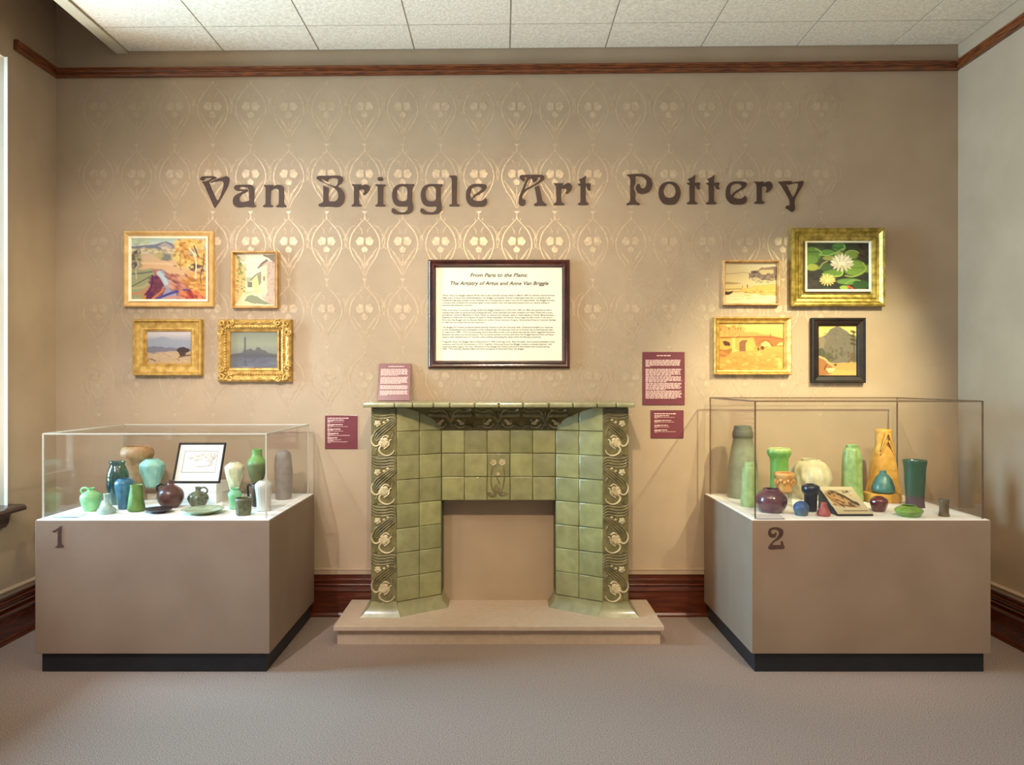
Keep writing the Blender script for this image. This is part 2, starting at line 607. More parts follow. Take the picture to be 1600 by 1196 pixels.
# ------------------------------------------------------------------ wall title, letter by letter
def smooth_closed(pts, n=5):
    """closed catmull-rom; a third value marks a corner"""
    P = [np.array(p[:2], float) for p in pts]
    cor = [len(p) > 2 for p in pts]
    N = len(P)
    out = []
    for i in range(N):
        b, c = P[i], P[(i + 1) % N]
        a = P[i - 1] if not cor[i] else b
        d = P[(i + 2) % N] if not cor[(i + 1) % N] else c
        ta, tb = (c - a) / 2, (d - b) / 2
        L = np.linalg.norm(c - b)
        for t_ in (ta, tb):
            l = np.linalg.norm(t_)
            if l > L * 1.0:
                t_ *= L / l
        for k in range(n):
            t = k / n
            h00, h10, h01, h11 = 2 * t ** 3 - 3 * t * t + 1, t ** 3 - 2 * t * t + t, -2 * t ** 3 + 3 * t * t, t ** 3 - t * t
            out.append(tuple(h00 * b + h10 * ta + h01 * c + h11 * tb))
    return out


def fill_mesh(name, contours, depth):
    """contours in (x,z) -> solid flat mesh in the x-z plane with the holes cut"""
    cu = bpy.data.curves.new(name + '_outline', 'CURVE')
    cu.dimensions = '2D'
    cu.fill_mode = 'BOTH'
    cu.extrude = depth / 2
    for c in contours:
        sp = cu.splines.new('POLY')
        sp.points.add(len(c) - 1)
        for q, p in zip(sp.points, c):
            q.co = (p[0], p[1], 0, 1)
        sp.use_cyclic_u = True
    o = bpy.data.objects.new('tmp', cu)
    COL.objects.link(o)
    dg = bpy.context.evaluated_depsgraph_get()
    me = bpy.data.meshes.new_from_object(o.evaluated_get(dg))
    bpy.data.objects.remove(o)
    me.transform(Matrix.Rotation(pi / 2, 4, 'X'))
    me.name = name
    return me


C = 1
G = {}
G['V'] = ('A', [[(30, 155), (60, 124), (140, 115), (260, 118), (302, 130, C), (295, 146), (190, 203), (185, 228), (305, 498), (325, 513), (345, 500), (418, 300), (424, 230), (398, 195), (350, 190), (270, 207), (215, 223), (200, 213, C), (280, 175), (380, 140), (470, 115), (502, 130), (518, 165), (508, 225), (488, 290), (355, 530), (300, 612), (280, 646, C), (260, 618), (90, 242), (58, 222, C), (75, 207), (112, 203), (165, 186), (205, 168), (235, 147), (215, 140), (150, 141), (112, 152), (95, 186, C), (60, 185), (38, 172)]])
G['a'] = ('A', [[(655, 260), (780, 257), (890, 262), (930, 300), (936, 380), (930, 540), (942, 588), (964, 608, C), (940, 628), (880, 632), (800, 622), (740, 630), (660, 632), (600, 600), (577, 540), (590, 470), (640, 420), (700, 390), (752, 362), (720, 358), (660, 359), (612, 337), (598, 305), (615, 275)],
                [(700, 290), (782, 292), (825, 310), (845, 350), (845, 522, C), (800, 535), (740, 545), (700, 530), (684, 480), (700, 440), (750, 400), (800, 377), (825, 350), (815, 332), (780, 335), (705, 335), (683, 313)]])
G['n'] = ('A', [[(1085, 262, C), (1250, 260, C), (1222, 300), (1212, 312), (1260, 277), (1330, 257), (1395, 268), (1425, 310), (1428, 400), (1428, 560), (1440, 590), (1470, 610), (1450, 628, C), (1310, 628, C), (1295, 612), (1330, 590), (1342, 560), (1342, 360), (1315, 327), (1270, 322), (1210, 347, C), (1206, 450), (1205, 560), (1215, 590), (1248, 608), (1230, 628, C), (1090, 628, C), (1078, 610), (1110, 588), (1122, 560), (1122, 440), (1122, 310), (1108, 288)]])
G['B'] = ('B', [[(65, 180), (82, 150), (140, 135), (350, 132), (520, 132), (590, 155), (616, 210), (595, 270), (545, 320), (500, 348, C), (580, 405), (638, 500), (648, 590), (620, 690), (560, 760), (480, 785), (350, 775), (150, 778), (100, 750), (130, 715), (190, 690), (202, 640), (204, 430), (202, 338, C), (315, 384, C), (312, 560), (320, 650), (350, 668), (450, 665), (500, 620), (515, 560), (505, 480), (450, 405), (380, 358), (250, 298), (130, 240), (82, 208)],
                [(180, 190), (160, 206), (180, 236), (260, 287), (330, 317), (400, 342), (460, 350), (490, 325), (508, 270), (508, 212), (470, 186), (410, 175), (340, 186), (312, 206), (312, 268, C), (262, 245), (218, 220), (200, 195)]])
G['r'] = ('B', [[(795, 325), (822, 313), (1000, 316, C), (985, 340), (950, 380), (1000, 347), (1050, 321), (1110, 318), (1158, 350), (1171, 400), (1150, 455), (1100, 508), (1060, 535), (1035, 530), (1037, 500), (1060, 465), (1050, 430), (1020, 410), (950, 427, C), (948, 560), (950, 700), (970, 735), (1002, 750), (985, 772, C), (800, 772, C), (787, 752), (822, 730), (842, 700), (842, 520), (842, 370), (825, 345)]])
G['i'] = ('B', [[(1283, 325), (1310, 314), (1490, 317), (1502, 335), (1470, 350), (1452, 372), (1450, 520), (1450, 700), (1465, 730), (1502, 748), (1480, 771, C), (1300, 771, C), (1284, 750), (1320, 730), (1338, 700), (1338, 520), (1336, 365), (1312, 345)],
                [(1393 + 61 * cos(2 * pi * k / 12), 200 + 40 * sin(2 * pi * k / 12)) for k in range(12)]])
G['g'] = ('C', [[(118, 390), (130, 310), (170, 247), (240, 218), (330, 217), (438, 218, C), (440, 236), (418, 262), (416, 360), (415, 460), (430, 540), (420, 608), (370, 650), (300, 660), (165, 658), (114, 626), (118, 582), (140, 572), (170, 590), (200, 617), (260, 630), (312, 624), (345, 590), (350, 542, C), (240, 545), (180, 530), (138, 480)],
                [(198, 300), (230, 255), (280, 245), (325, 262), (342, 300), (342, 430), (320, 462), (260, 468), (215, 450), (192, 400), (190, 345)]])
G['l'] = ('C', [[(962, 100), (985, 93), (1060, 93), (1075, 112), (1073, 300), (1072, 495), (1085, 513), (1113, 522), (1100, 543, C), (965, 543, C), (957, 525), (990, 512), (998, 490), (997, 300), (996, 150), (985, 125)]])
G['e'] = ('C', [[(1205, 400), (1212, 320), (1255, 247), (1320, 217), (1430, 215), (1505, 232), (1514, 270), (1470, 322), (1380, 375), (1330, 410), (1310, 438, C), (1345, 461), (1400, 467), (1450, 455), (1487, 420, C), (1512, 445), (1518, 480), (1495, 530), (1440, 548), (1300, 546), (1240, 505), (1212, 452)],
                [(1272, 340), (1298, 275), (1350, 250), (1415, 260), (1436, 285), (1420, 310), (1370, 345), (1322, 377), (1300, 410), (1282, 431, C), (1271, 390)]])
G['A'] = ('D', [[(90, 160), (110, 125), (170, 117), (330, 112), (560, 117), (605, 150), (605, 195), (560, 245), (480, 297), (380, 347), (290, 400), (205, 458), (165, 512), (150, 572), (165, 620), (212, 635, C), (215, 680), (200, 740), (150, 763), (95, 747), (69, 690), (80, 600), (105, 500), (150, 400), (195, 290), (235, 205), (250, 165), (215, 157), (178, 170), (203, 203), (180, 252, C), (130, 222), (97, 185)],
                [(320, 185), (350, 205), (373, 272, C), (425, 245), (458, 222), (466, 185), (468, 165), (490, 157), (518, 180), (505, 225), (460, 265), (380, 320), (280, 370), (188, 432, C), (220, 350), (262, 240), (287, 200)],
                [(400, 380, C), (485, 330, C), (512, 390), (545, 540), (570, 650), (620, 703), (656, 737), (640, 760), (560, 757), (490, 755), (430, 765), (389, 745), (400, 720), (450, 688), (453, 640), (435, 540), (415, 430)]])
G['r2'] = ('D', [[(797, 295), (822, 289), (1005, 290, C), (990, 315), (960, 355), (1010, 325), (1060, 296), (1105, 283), (1145, 297), (1186, 350), (1170, 420), (1120, 480), (1070, 511), (1047, 493), (1066, 450), (1060, 412), (1030, 390), (965, 407, C), (960, 530), (960, 650), (975, 688), (1026, 720), (1010, 745, C), (820, 748, C), (798, 730), (825, 700), (855, 668), (854, 530), (852, 400), (840, 340)]])
G['t'] = ('D', [[(1477, 128, C), (1478, 152), (1465, 205), (1465, 298, C), (1530, 290), (1577, 298, C), (1563, 365), (1570, 432, C), (1530, 434), (1500, 410), (1490, 350), (1467, 345, C), (1470, 500), (1470, 640), (1480, 680), (1526, 715), (1500, 742, C), (1330, 743, C), (1299, 718), (1345, 690), (1358, 650), (1358, 500), (1358, 350, C), (1312, 322), (1305, 298), (1350, 302, C), (1353, 250), (1317, 217, C), (1400, 180)]])
G['P'] = ('E', [[(38, 93, C), (100, 82), (280, 75), (370, 95), (442, 150), (473, 240), (455, 320), (400, 380), (310, 409), (240, 395), (203, 350), (193, 310), (212, 262), (240, 241), (265, 260), (277, 300), (310, 318), (350, 300), (372, 240), (365, 180), (320, 132), (250, 113), (190, 118, C), (188, 230), (165, 280), (165, 330), (188, 380), (190, 500), (212, 540), (263, 575), (240, 596), (150, 585), (60, 597), (36, 575), (80, 547), (102, 510), (101, 330), (100, 160), (80, 122)]])
G['o'] = ('E', [[(573, 390), (590, 300), (642, 235), (750, 202), (860, 230), (922, 300), (941, 400), (915, 500), (850, 575), (760, 588), (690, 582), (640, 555), (590, 480)],
                [(660, 340), (690, 270), (755, 240), (820, 270), (855, 340), (855, 400), (820, 455), (755, 475), (690, 455), (662, 400)]])
G['t2'] = ('E', [[(1186, 86, C), (1183, 130), (1178, 180), (1180, 228, C), (1240, 217), (1270, 230, C), (1255, 280), (1272, 327, C), (1232, 331), (1205, 300), (1195, 262), (1180, 264, C), (1178, 400), (1178, 520), (1195, 545), (1222, 560), (1205, 581, C), (1060, 581, C), (1044, 560), (1075, 545), (1090, 520), (1089, 400), (1088, 262, C), (1052, 242), (1046, 225), (1088, 226, C), (1086, 190), (1056, 165, C), (1130, 130)]])
G['e2'] = ('F', [[(97, 430), (110, 330), (160, 252), (230, 219), (400, 217), (465, 238), (472, 280), (430, 332), (330, 388), (262, 442), (232, 492, C), (290, 521), (370, 522), (410, 502), (440, 467, C), (472, 500), (481, 545), (450, 600), (390, 625), (220, 622), (150, 573), (105, 505)],
                 [(180, 430), (180, 350), (215, 280), (280, 250), (350, 262), (382, 300), (368, 327), (300, 370), (240, 415), (200, 461, C)]])
G['r3'] = ('F', [[(597, 220, C), (785, 220, C), (770, 245), (745, 277), (810, 232), (870, 214), (920, 245), (938, 300), (910, 362), (840, 411), (815, 400), (832, 350), (820, 310), (790, 295), (746, 307, C), (744, 420), (745, 540), (760, 570), (792, 590), (775, 613, C), (620, 613, C), (603, 592), (640, 575), (651, 550), (651, 400), (650, 280), (625, 245)]])
G['y'] = ('F', [[(1028, 225, C), (1100, 215), (1230, 208), (1272, 212), (1292, 232), (1380, 220), (1470, 208), (1488, 235), (1465, 300), (1400, 410), (1342, 520), (1328, 600), (1336, 700), (1305, 750), (1265, 756), (1220, 720), (1168, 692), (1175, 660), (1200, 645), (1240, 645, C), (1235, 560), (1200, 480), (1120, 340), (1070, 265)],
                [(1170, 250, C), (1215, 270), (1260, 265), (1340, 245), (1385, 250), (1388, 300), (1340, 430), (1300, 488), (1270, 450), (1220, 350), (1185, 280)]])
FR = {'A': (310, 265, .09375), 'B': (490, 265, .075), 'C': (600, 265, .10625), 'D': (805, 265, .075), 'E': (975, 265, .09375), 'F': (1125, 265, .0875)}
title = [('V', 0, 'large capital V with a curling flourish, first letter of the wall title'),
         ('a', 0, 'dark brown letter a right after the capital V'),
         ('n', 0, 'dark brown letter n ending the first title word'),
         ('B', 0, 'large capital B with a slanting split stem, starts the second title word'),
         ('r', 0, 'dark brown letter r right after the capital B'),
         ('i', 0, 'dark brown dotted letter i in the second title word'),
         ('g', 0, 'first letter g of the pair, next to the dotted i'),
         ('g', 422, 'second letter g of the pair, next to the tall l'),
         ('l', 0, 'tall dark brown letter l in the second title word'),
         ('e', 0, 'dark brown letter e ending the second title word'),
         ('A', 0, 'large capital A with a flat top bar, starts the third title word'),
         ('r2', 0, 'dark brown letter r right after the capital A'),
         ('t', 0, 'dark brown letter t ending the short third title word'),
         ('P', 0, 'large capital P with a curled bowl, starts the last title word'),
         ('o', 0, 'round dark brown letter o right after the capital P'),
         ('t2', 0, 'first letter t of the pair, next to the round o'),
         ('t2', 320, 'second letter t of the pair, followed by an e'),
         ('e2', 0, 'dark brown letter e in the last title word'),
         ('r3', 0, 'dark brown letter r next to the final y'),
         ('y', 0, 'dark brown letter y, the last letter of the wall title')]


def glyph(cont, fx, fy, fs, y, off=0):
    return [[W(fx + (q[0] + off) * fs, fy + q[1] * fs, y) for q in smooth_closed(c)] for c in cont]


for key, off, lab in title:
    fr, cont = G[key]
    cs = glyph(cont, *FR[fr], D, off)
    me = fill_mesh('wall_letter', cs, 0.004)
    me.materials.append(M['letter'])
    xs_ = [p[0] for p in cs[0]]
    zs_ = [p[1] for p in cs[0]]
    c0 = Vector(((min(xs_) + max(xs_)) / 2, D - 0.0035, min(zs_)))
    me.transform(Matrix.Translation((-c0.x, 0, -c0.z)))
    o = bpy.data.objects.new('wall_letter', me)
    COL.objects.link(o)
    o.location = c0
    tag(o, lab, 'letter', 'letters of the wall title')
# ------------------------------------------------------------------ hearth
HZ = 0.113
mb = MB()
mb.bevel_box((-.953, 4.145, HZ - .028), (.912, 4.655, HZ), .005)
hr = thing('hearth', 'low taupe painted hearth platform under the green tiled fireplace', 'hearth', (0, 4.4, 0))
mb.obj('slab', M['hearth'], hr)
mb = MB()
mb.box((-.937, 4.175, 0), (.895, 4.655, HZ - .028))
mb.obj('base', M['hearth'], hr)
settle(hr)

# ------------------------------------------------------------------ tiled fireplace surround
def tile_mat(name, a, b, rough=0.38):
    m = noise_mat(name, a, b, 14, rough, 0.35, 60, coat=0.7)
    nt = m.node_tree
    p = nt.nodes['Principled BSDF']
    src = p.inputs['Base Color'].links[0].from_socket
    at = nd(nt, 'ShaderNodeAttribute', attribute_name='tint')
    mx = nd(nt, 'ShaderNodeMix', data_type='RGBA', blend_type='MULTIPLY')
    mx.inputs['Factor'].default_value = 1
    nt.links.new(src, mx.inputs['A'])
    nt.links.new(at.outputs['Color'], mx.inputs['B'])
    nt.links.new(mx.outputs['Result'], p.inputs['Base Color'])
    return m


M['gtile'] = tile_mat('green_tile_glaze', '8a875a', '9c9969')
M['grout'] = noise_mat('grout_dark', '555637', '646541', 30, 0.8)
M['gplain'] = noise_mat('green_glaze', '85815a', '9c966e', 14, 0.32, 0.3, 50, coat=0.4)
M['gdark'] = noise_mat('olive_glaze', '5e5434', '7e7048', 25, 0.35, 0.3, 90, coat=0.4)
M['gmid'] = noise_mat('mid_olive_glaze', '645c38', '7c7248', 25, 0.35, 0.3, 90, coat=0.4)
M['cream'] = noise_mat('cream_glaze', 'b09c74', 'd0bc92', 25, 0.4, 0.2, 90, coat=0.3)
FZT = 1.34
T = .1434
fp = thing('fireplace_surround', 'green tiled fireplace surround with carved flower columns and open centre', 'fireplace', (-.02, 4.5, HZ))


def tile(mb, tints, o, u, w, h, th=.008, bev=.005, m=0):
    """one pillowed tile; o lower-left corner, u horizontal unit, n outward"""
    o, u = Vector(o), Vector(u)
    z = Vector((0, 0, 1))
    n = u.cross(z)
    if n.y > 0:
        n = -n
    g = .0014
    jw = [random.uniform(-.0012, .0012) for _ in range(4)]
    ring0 = [o + u * (g + jw[0]) + z * (g + jw[1]), o + u * (w - g + jw[1]) + z * (g + jw[2]), o + u * (w - g + jw[2]) + z * (h - g + jw[3]), o + u * (g + jw[3]) + z * (h - g + jw[0])]
    cen = sum(ring0, Vector()) / 4
    rings = [(0, 1.0), (th * .6, 1.0), (th * .92, 1 - bev / w * 1.2), (th, 1 - bev / w * 3.4)]
    vv = []
    for d, s in rings:
        vv += [cen + (p - cen) * s + n * d for p in ring0]
    ff = []
    for i in range(3):
        for k in range(4):
            ff.append((i * 4 + k, i * 4 + (k + 1) % 4, (i + 1) * 4 + (k + 1) % 4, (i + 1) * 4 + k))
    ff.append((12, 13, 14, 15))
    a = len(mb.v)
    mb.add(vv, ff, m, True)
    q = random.choice([.86, .93, 1.0, 1.04, 1.1])
    tints.append((a, a + 16, (q, q * random.uniform(.98, 1.02), q * random.uniform(.93, 1.05))))


def with_tint(mb, tints, name, mats, parent):
    """object with a per-vertex glaze tint; verts are kept unmerged"""
    me = bpy.data.meshes.new(name)
    me.from_pydata([tuple(p) for p in mb.v], [], mb.f)
    for q in mats:
        me.materials.append(q)
    me.polygons.foreach_set('material_index', mb.m)
    me.polygons.foreach_set('use_smooth', mb.s)
    ca = me.color_attributes.new('tint', 'FLOAT_COLOR', 'POINT')
    col = np.ones((len(mb.v), 4), dtype=np.float32)
    for a, b, c in tints:
        col[a:b, :3] = c
    ca.data.foreach_set('color', col.ravel())
    bm = bmesh.new()
    bm.from_mesh(me)
    bmesh.ops.recalc_face_normals(bm, faces=bm.faces)
    bm.to_mesh(me)
    bm.free()
    me.set_sharp_from_angle(angle=math.radians(50))
    o = bpy.data.objects.new(name, me)
    COL.objects.link(o)
    o.parent = parent
    return o


PL0, PL1, PR0, PR1, PY = -.773, -.621, .591, .743, 4.33
CL, CR, CY, YB = -.371, .324, 4.49, 4.655
# splayed side panels
for nm, xo, xi in (('splay_panel', PL1, CL), ('splay_panel', PR0, CR)):
    mb, tn = MB(), []
    b = .009
    poly = [(xo, PY + b), (xi, CY + b), (xi, YB), (xo, YB)]
    mb.prism(poly, HZ, FZT - .001, 1)
    d = Vector((xi - xo, CY - PY, 0))
    L = d.length
    u = d.normalized()
    if xo < xi:
        o0 = Vector((xo, PY, 0))
        du = u
    else:
        o0 = Vector((xi, CY, 0))
        du = -u
    nrm = du.cross(Vector((0, 0, 1)))
    if nrm.y > 0:
        nrm = -nrm
    for r in range(8):
        for c in range(2):
            tile(mb, tn, o0 - nrm * .008 + du * (c * L / 2) + Vector((0, 0, FZT - (r + 1) * T)), du, L / 2, T)
    with_tint(mb, tn, nm, [M['gtile'], M['grout']], fp)
# centre panel over the opening
mb, tn = MB(), []
mb.box((CL - .001, CY + .009, FZT - 4 * T), (CR + .001, YB, FZT - .001), 1)
wt = (CR - CL) / 5
for r in (1, 2, 3):
    for c in range(5):
        tile(mb, tn, (CL + c * wt, CY + .008, FZT - (r + 1) * T), (1, 0, 0), wt, T)
with_tint(mb, tn, 'centre_panel', [M['gtile'], M['grout']], fp)


# carved column tiles
def relief(mb, fx, fz, y0):
    """one column block; fx,fz map sketch units to metres"""
    k = .0711 * PY / F

    def P(pts, d=0.0):
        return [(fx(x), y0 - d, fz(y)) for x, y in pts]
    fl = ((0, 1, 0), .75)
    for i in range(4):
        dy = 62 * i
        pts = cat_rom([(150, 130 + dy), (185, 85 + dy), (250, 66 + dy), (400, 92 + dy), (560, 92 + dy), (640, 68 + dy), (690, 38 + dy * .93)], 5)
        mb.tube(P(pts), 21 * k, 8, 0, fl)
    for i, (dx, dy) in enumerate(((66, -48), (24, -17), (-18, 14), (-60, 46))):
        pts = cat_rom([(165 + dx * .4, 315 + dy * .3), (230 + dx * .8, 365 + dy * .8), (420 + dx, 510 + dy), (560 + dx, 640 + dy), (610 + dx * .35, 770 + dy * .3)], 5)
        mb.tube(P(pts, .0015), 21 * k, 8, 0, ((0, 1, 0), 1.1), taper=lambda t: .6 + .5 * sin(pi * t))
    for pts in ([(250, 490), (212, 590), (245, 690), (330, 690), (420, 650)], [(300, 560), (290, 640), (330, 660), (380, 610), (350, 560)],
                [(470, 280), (470, 380), (500, 470)], [(560, 900), (600, 980), (590, 1060)], [(420, 1060), (470, 1090), (560, 1085)]):
        mb.tube(P(cat_rom(pts, 5)), 17 * k, 6, 0, fl)
    mb.ball((fx(600), y0, fz(755)), 52 * k, 0, 6, (1, .35, 1.2))


def relief_light(mb, fx, fz, y0):
    k = .0711 * PY / F

    def P(pts, d=0.0):
        return [(fx(x), y0 - d, fz(y)) for x, y in pts]
    fl = ((0, 1, 0), .8)
    mb.tube(P(cat_rom([(655, 620), (690, 700), (685, 790), (630, 865), (560, 870), (505, 840), (480, 870), (520, 940), (490, 1020), (400, 1075), (300, 1075), (215, 1020), (185, 955)], 5), .003),
            17 * k, 8, 0, fl, taper=lambda t: .5 + .9 * sin(pi * t) ** .7)
    for pts in ([(245, 725), (290, 760), (300, 840), (350, 895), (415, 935)], [(300, 690), (370, 645), (450, 680)]):
        mb.tube(P(cat_rom(pts, 5), .004), 18 * k, 6, 0, fl)
    mb.ball((fx(420), y0, fz(790)), 100 * k, 0, 8, (1, .18, .95))
    for a in range(5):
        an = 2 * pi * a / 5 + .3
        mb.ball((fx(420 + 66 * cos(an)), y0 - .001, fz(790 + 62 * sin(an))), 58 * k, 0, 6, (1, .3, 1))
        mb.ball((fx(555 + 42 * cos(an)), y0 - .003, fz(385 + 42 * sin(an))), 36 * k, 0, 6, (1, .5, 1))
    mb.ball((fx(555), y0 - .004, fz(385)), 34 * k, 0, 6, (1, .7, 1))
    mb.ball((fx(330), y0 - .002, fz(305)), 30 * k, 0, 6, (1.1, .4, .8))
    mb.ball((fx(415), y0 - .002, fz(360)), 30 * k, 0, 6, (1.1, .4, .8))


BH = .2865
for side, xa, xb in (('l', PL0, PL1), ('r', PR0, PR1)):
    p = MB()
    p.box((xa + .002, PY + .012, HZ), (xb, YB, FZT - .001), 1)
    for r in range(4):
        z1 = FZT - r * BH - .002
        p.bevel_box((xa, PY, z1 - BH + .003), (xb - .001, PY + .05, z1), .004, 0)
    p.bevel_box((xa, PY, HZ + .06), (xb - .001, PY + .05, FZT - 4 * BH - .001), .003, 0)
    po = p.obj('column', [M['gmid'], M['gplain']], fp)
    for r in range(4):
        z1 = FZT - r * BH
        wk = (xb - xa) / 575
        fx = (lambda x: xb - (x - 130) * wk) if side == 'l' else (lambda x: xa + (x - 130) * wk)
        fz = lambda y, z1=z1: z1 - (y - 30) * BH / 1060
        q = MB()
        relief(q, fx, fz, PY)
        ro = q.obj('carved_ridges', M['gdark'], po)
        q = MB()
        relief_light(q, fx, fz, PY)
        lo_ = q.obj('carved_blossom', M['cream'], po)

mb = MB()
mb.box((CL + .001, YB - .012, HZ + .0005), (CR - .001, YB, FZT - 4 * T))
mb.obj('back_board', M['wall'], fp)

# frieze: concave band of flowers below the shelf
def cove(t):
    """t 0 bottom..1 top -> y"""
    return CY - .002 - .135 * t ** 2.0


def splx(y, side):
    f = (CY - y) / (CY - PY)
    return CL + (PL1 - CL) * f if side < 0 else CR + (PR0 - CR) * f


mb = MB()
FB = FZT - T
NT = 12
for i in range(NT):
    t0, t1 = i / NT, (i + 1) / NT
    vv = []
    for t in (t0, t1):
        y = cove(t)
        vv += [(splx(y, -1), y, FB + t * T), (splx(y, 1), y, FB + t * T)]
    mb.add(vv, [(0, 1, 3, 2)], 0, True)
    for s in (0, 1):
        a, b_ = vv[s], vv[2 + s]
        mb.add([a, b_, (b_[0], CY + .05, b_[2]), (a[0], CY + .05, a[2])], [(0, 1, 2, 3)], 0)
a = cove(0)
mb.add([(splx(a, -1), a, FB), (splx(a, 1), a, FB), (CR, CY + .05, FB), (CL, CY + .05, FB)], [(0, 1, 2, 3)], 0)
fr = mb.obj('frieze', [M['gmid']], fp)


def on_cove(px, py, d=0.0):
    """sketch pixel (photo px) -> point on the cove surface"""
    t = min(1, max(0, (673.5 - py) / 31.5))
    y = cove(t) - d
    return ((px - CX) * (y + .01) / F, y, FB + t * T)


for cx in (704.0, 778.0, 852.0):
    q = MB()

    def K(x, y, s=1, d=0):
        return on_cove(cx + s * (x - 775) * .075, 635 + y * .075, d)
    kk = .075 * CY / F
    for s in (1, -1):
        for pts, r in (([(775, 330), (700, 205), (620, 150), (545, 145)], 26), ([(775, 350), (690, 250), (560, 240), (420, 235), (310, 225)], 52),
                       ([(775, 350), (725, 430), (640, 480), (540, 490), (450, 460)], 17), ([(770, 390), (735, 460), (690, 500)], 22),
                       ([(450, 440), (380, 440), (320, 480)], 36), ([(560, 150), (420, 165), (320, 130)], 30)):
            q.tube([K(x, y, s) for x, y in cat_rom(pts, 6)], r * kk, 8, 0)
        if True:
            q.ball(K(500, 330, s), 45 * kk, 0, 6, (1, .6, 1))
    q.tube([K(775, 180), K(775, 260), K(775, 350), K(775, 430), K(775, 500)], 20 * kk, 8, 0)
    q.obj('carved_stems', M['gdark'], fr)
    q = MB()
    for s in (1, -1):
        for dx, dy in ((-45, 30), (0, 0), (40, -26), (-14, 34)):
            q.ball(K(570 + dx, 362 + dy, s, .006), 36 * kk, 0, 6, (1.1, .8, .9))
        q.tube([K(x, y, s, .001) for x, y in cat_rom([(450, 430), (520, 462), (620, 460), (700, 400)], 6)], 14 * kk, 6, 0)
    q.obj('carved_blossom', M['cream'], fr)

# flower ornament on the centre tiles
OY = CY - .0005
q = MB()
kk = .0752 * CY / F


def O(x, y, d=0):
    X, Z = W(740 + x * .0752, 700 + y * .0752, OY - d)
    return (X, OY - d, Z)


for pts, r in (([(395, 400), (370, 560), (362, 700), (385, 840), (410, 900)], 14), ([(625, 400), (640, 560), (632, 700), (600, 840), (570, 900)], 14),
               ([(500, 590), (490, 640), (520, 690), (540, 760)], 12), ([(300, 930), (390, 945), (470, 950)], 16), ([(510, 950), (600, 915), (710, 965)], 16)):
    q.tube([O(x, y) for x, y in cat_rom(pts, 6)], r * kk, 6, 0)
lf = [(465, 755), (500, 800), (560, 850), (550, 900), (520, 930), (480, 945), (430, 935), (395, 900), (400, 850), (440, 790)]
vv = [O(x, y, .003) for x, y in lf] + [O(x, y, -.002) for x, y in lf]
n = len(lf)
q.add(vv + [O(475, 880, .006)], [(i, (i + 1) % n, 2 * n) for i in range(n)] + [(i, (i + 1) % n, n + (i + 1) % n, n + i) for i in range(n)])
for lf in ([(300, 940), (400, 950), (480, 965), (470, 1010), (400, 1040), (320, 1020), (290, 990)], [(515, 970), (570, 930), (640, 935), (715, 970), (650, 1010), (580, 1025)]):
    n = len(lf)
    vv = [O(x, y, .001) for x, y in lf] + [O(sum(p[0] for p in lf) / n, sum(p[1] for p in lf) / n, .004)]
    q.add(vv, [(i, (i + 1) % n, n) for i in range(n)])
q.obj('ornament_stems', M['gdark'], fp)
for cx_, cy_, r in ((410, 305, 78), (592, 300, 82), (512, 540, 44)):
    q = MB()
    pet = []
    for k in range(10):
        rr = r * (1 if k % 2 == 0 else .82)
        an = 2 * pi * k / 10 + .5
        pet.append((cx_ + rr * cos(an), cy_ + rr * sin(an)))
    vv = [O(x, y, -.002) for x, y in pet] + [O(cx_ + (x - cx_) * .96, cy_ + (y - cy_) * .96, .007) for x, y in pet] + [O(cx_ + (x - cx_) * .4, cy_ + (y - cy_) * .4, .005) for x, y in pet] + [O(cx_, cy_, .009)]
    q.add(vv, [(i, (i + 1) % 10, 10 + (i + 1) % 10, 10 + i) for i in range(10)] + [(10 + i, 10 + (i + 1) % 10, 20 + (i + 1) % 10, 20 + i) for i in range(10)] + [(20 + i, 20 + (i + 1) % 10, 30) for i in range(10)])
    q.obj('ornament_blossom', M['cream'], fp)

# flared skirting at the foot
def flared(mb, top, bot, z0, z1, m=0, n=6):
    """closed top/bottom outlines of the same length joined by a concave flare"""
    N = len(top)
    vv = []
    for i in range(n + 1):
        t = i / n
        e = t ** 1.8
        z = z1 + (z0 - z1) * t
        for a, b in zip(top, bot):
            vv.append((a[0] + (b[0] - a[0]) * e, a[1] + (b[1] - a[1]) * e, z))
    for a in bot:
        pass
    ff = [(i * N + k, i * N + (k + 1) % N, (i + 1) * N + (k + 1) % N, (i + 1) * N + k) for i in range(n) for k in range(N)]
    ff += [tuple(range(N)), tuple(n * N + k for k in range(N - 1, -1, -1))]
    mb.add(vv, ff, m, True)


SKT = .197
for s, xo, xi, ci in ((-1, PL0, PL1, CL), (1, PR1, PR0, CR)):
    q = MB()
    flared(q, [(xo, PY - .001), (xi, PY - .001), (xi, YB), (xo, YB)],
           [(xo + s * .062, PY - .035), (xi - s * .030, PY - .038), (xi - s * .005, YB), (xo + s * .062, YB)], HZ, SKT)
    q.obj('column_foot', M['gplain'], fp, 40)
    q = MB()
    flared(q, [(xi - s * .002, PY + .004), (ci, CY - .002), (ci, YB), (xi, YB)],
           [(xi - s * .026, PY - .022), (ci - s * .040, CY - .006), (ci - s * .040, YB), (xi, YB)], HZ, SKT - .006)
    q.obj('skirting_tile', M['gplain'], fp, 40)

# shelf, a row of rounded edge tiles
q = MB()
sx0, sx1 = -.812, .772
edges = [sx0, -.625, -.52, -.40, -.305, -.16, -.02, .12, .27, .41, .55, .66, sx1]
for a_, b_ in zip(edges[:-1], edges[1:]):
    q.bevel_box((a_ + .0008, 4.262 + random.uniform(-.001, .001), FZT + .001), (b_ - .0008, 4.38, FZT + .029 + random.uniform(-.0007, .0007)), .009)
    q.bevel_box((a_ + .0008, 4.381, FZT + .001), (b_ - .0008, 4.66, FZT + .029), .003)
q.obj('mantel_shelf', M['gplain'], fp)
settle(fp)
MZ = FZT + .029

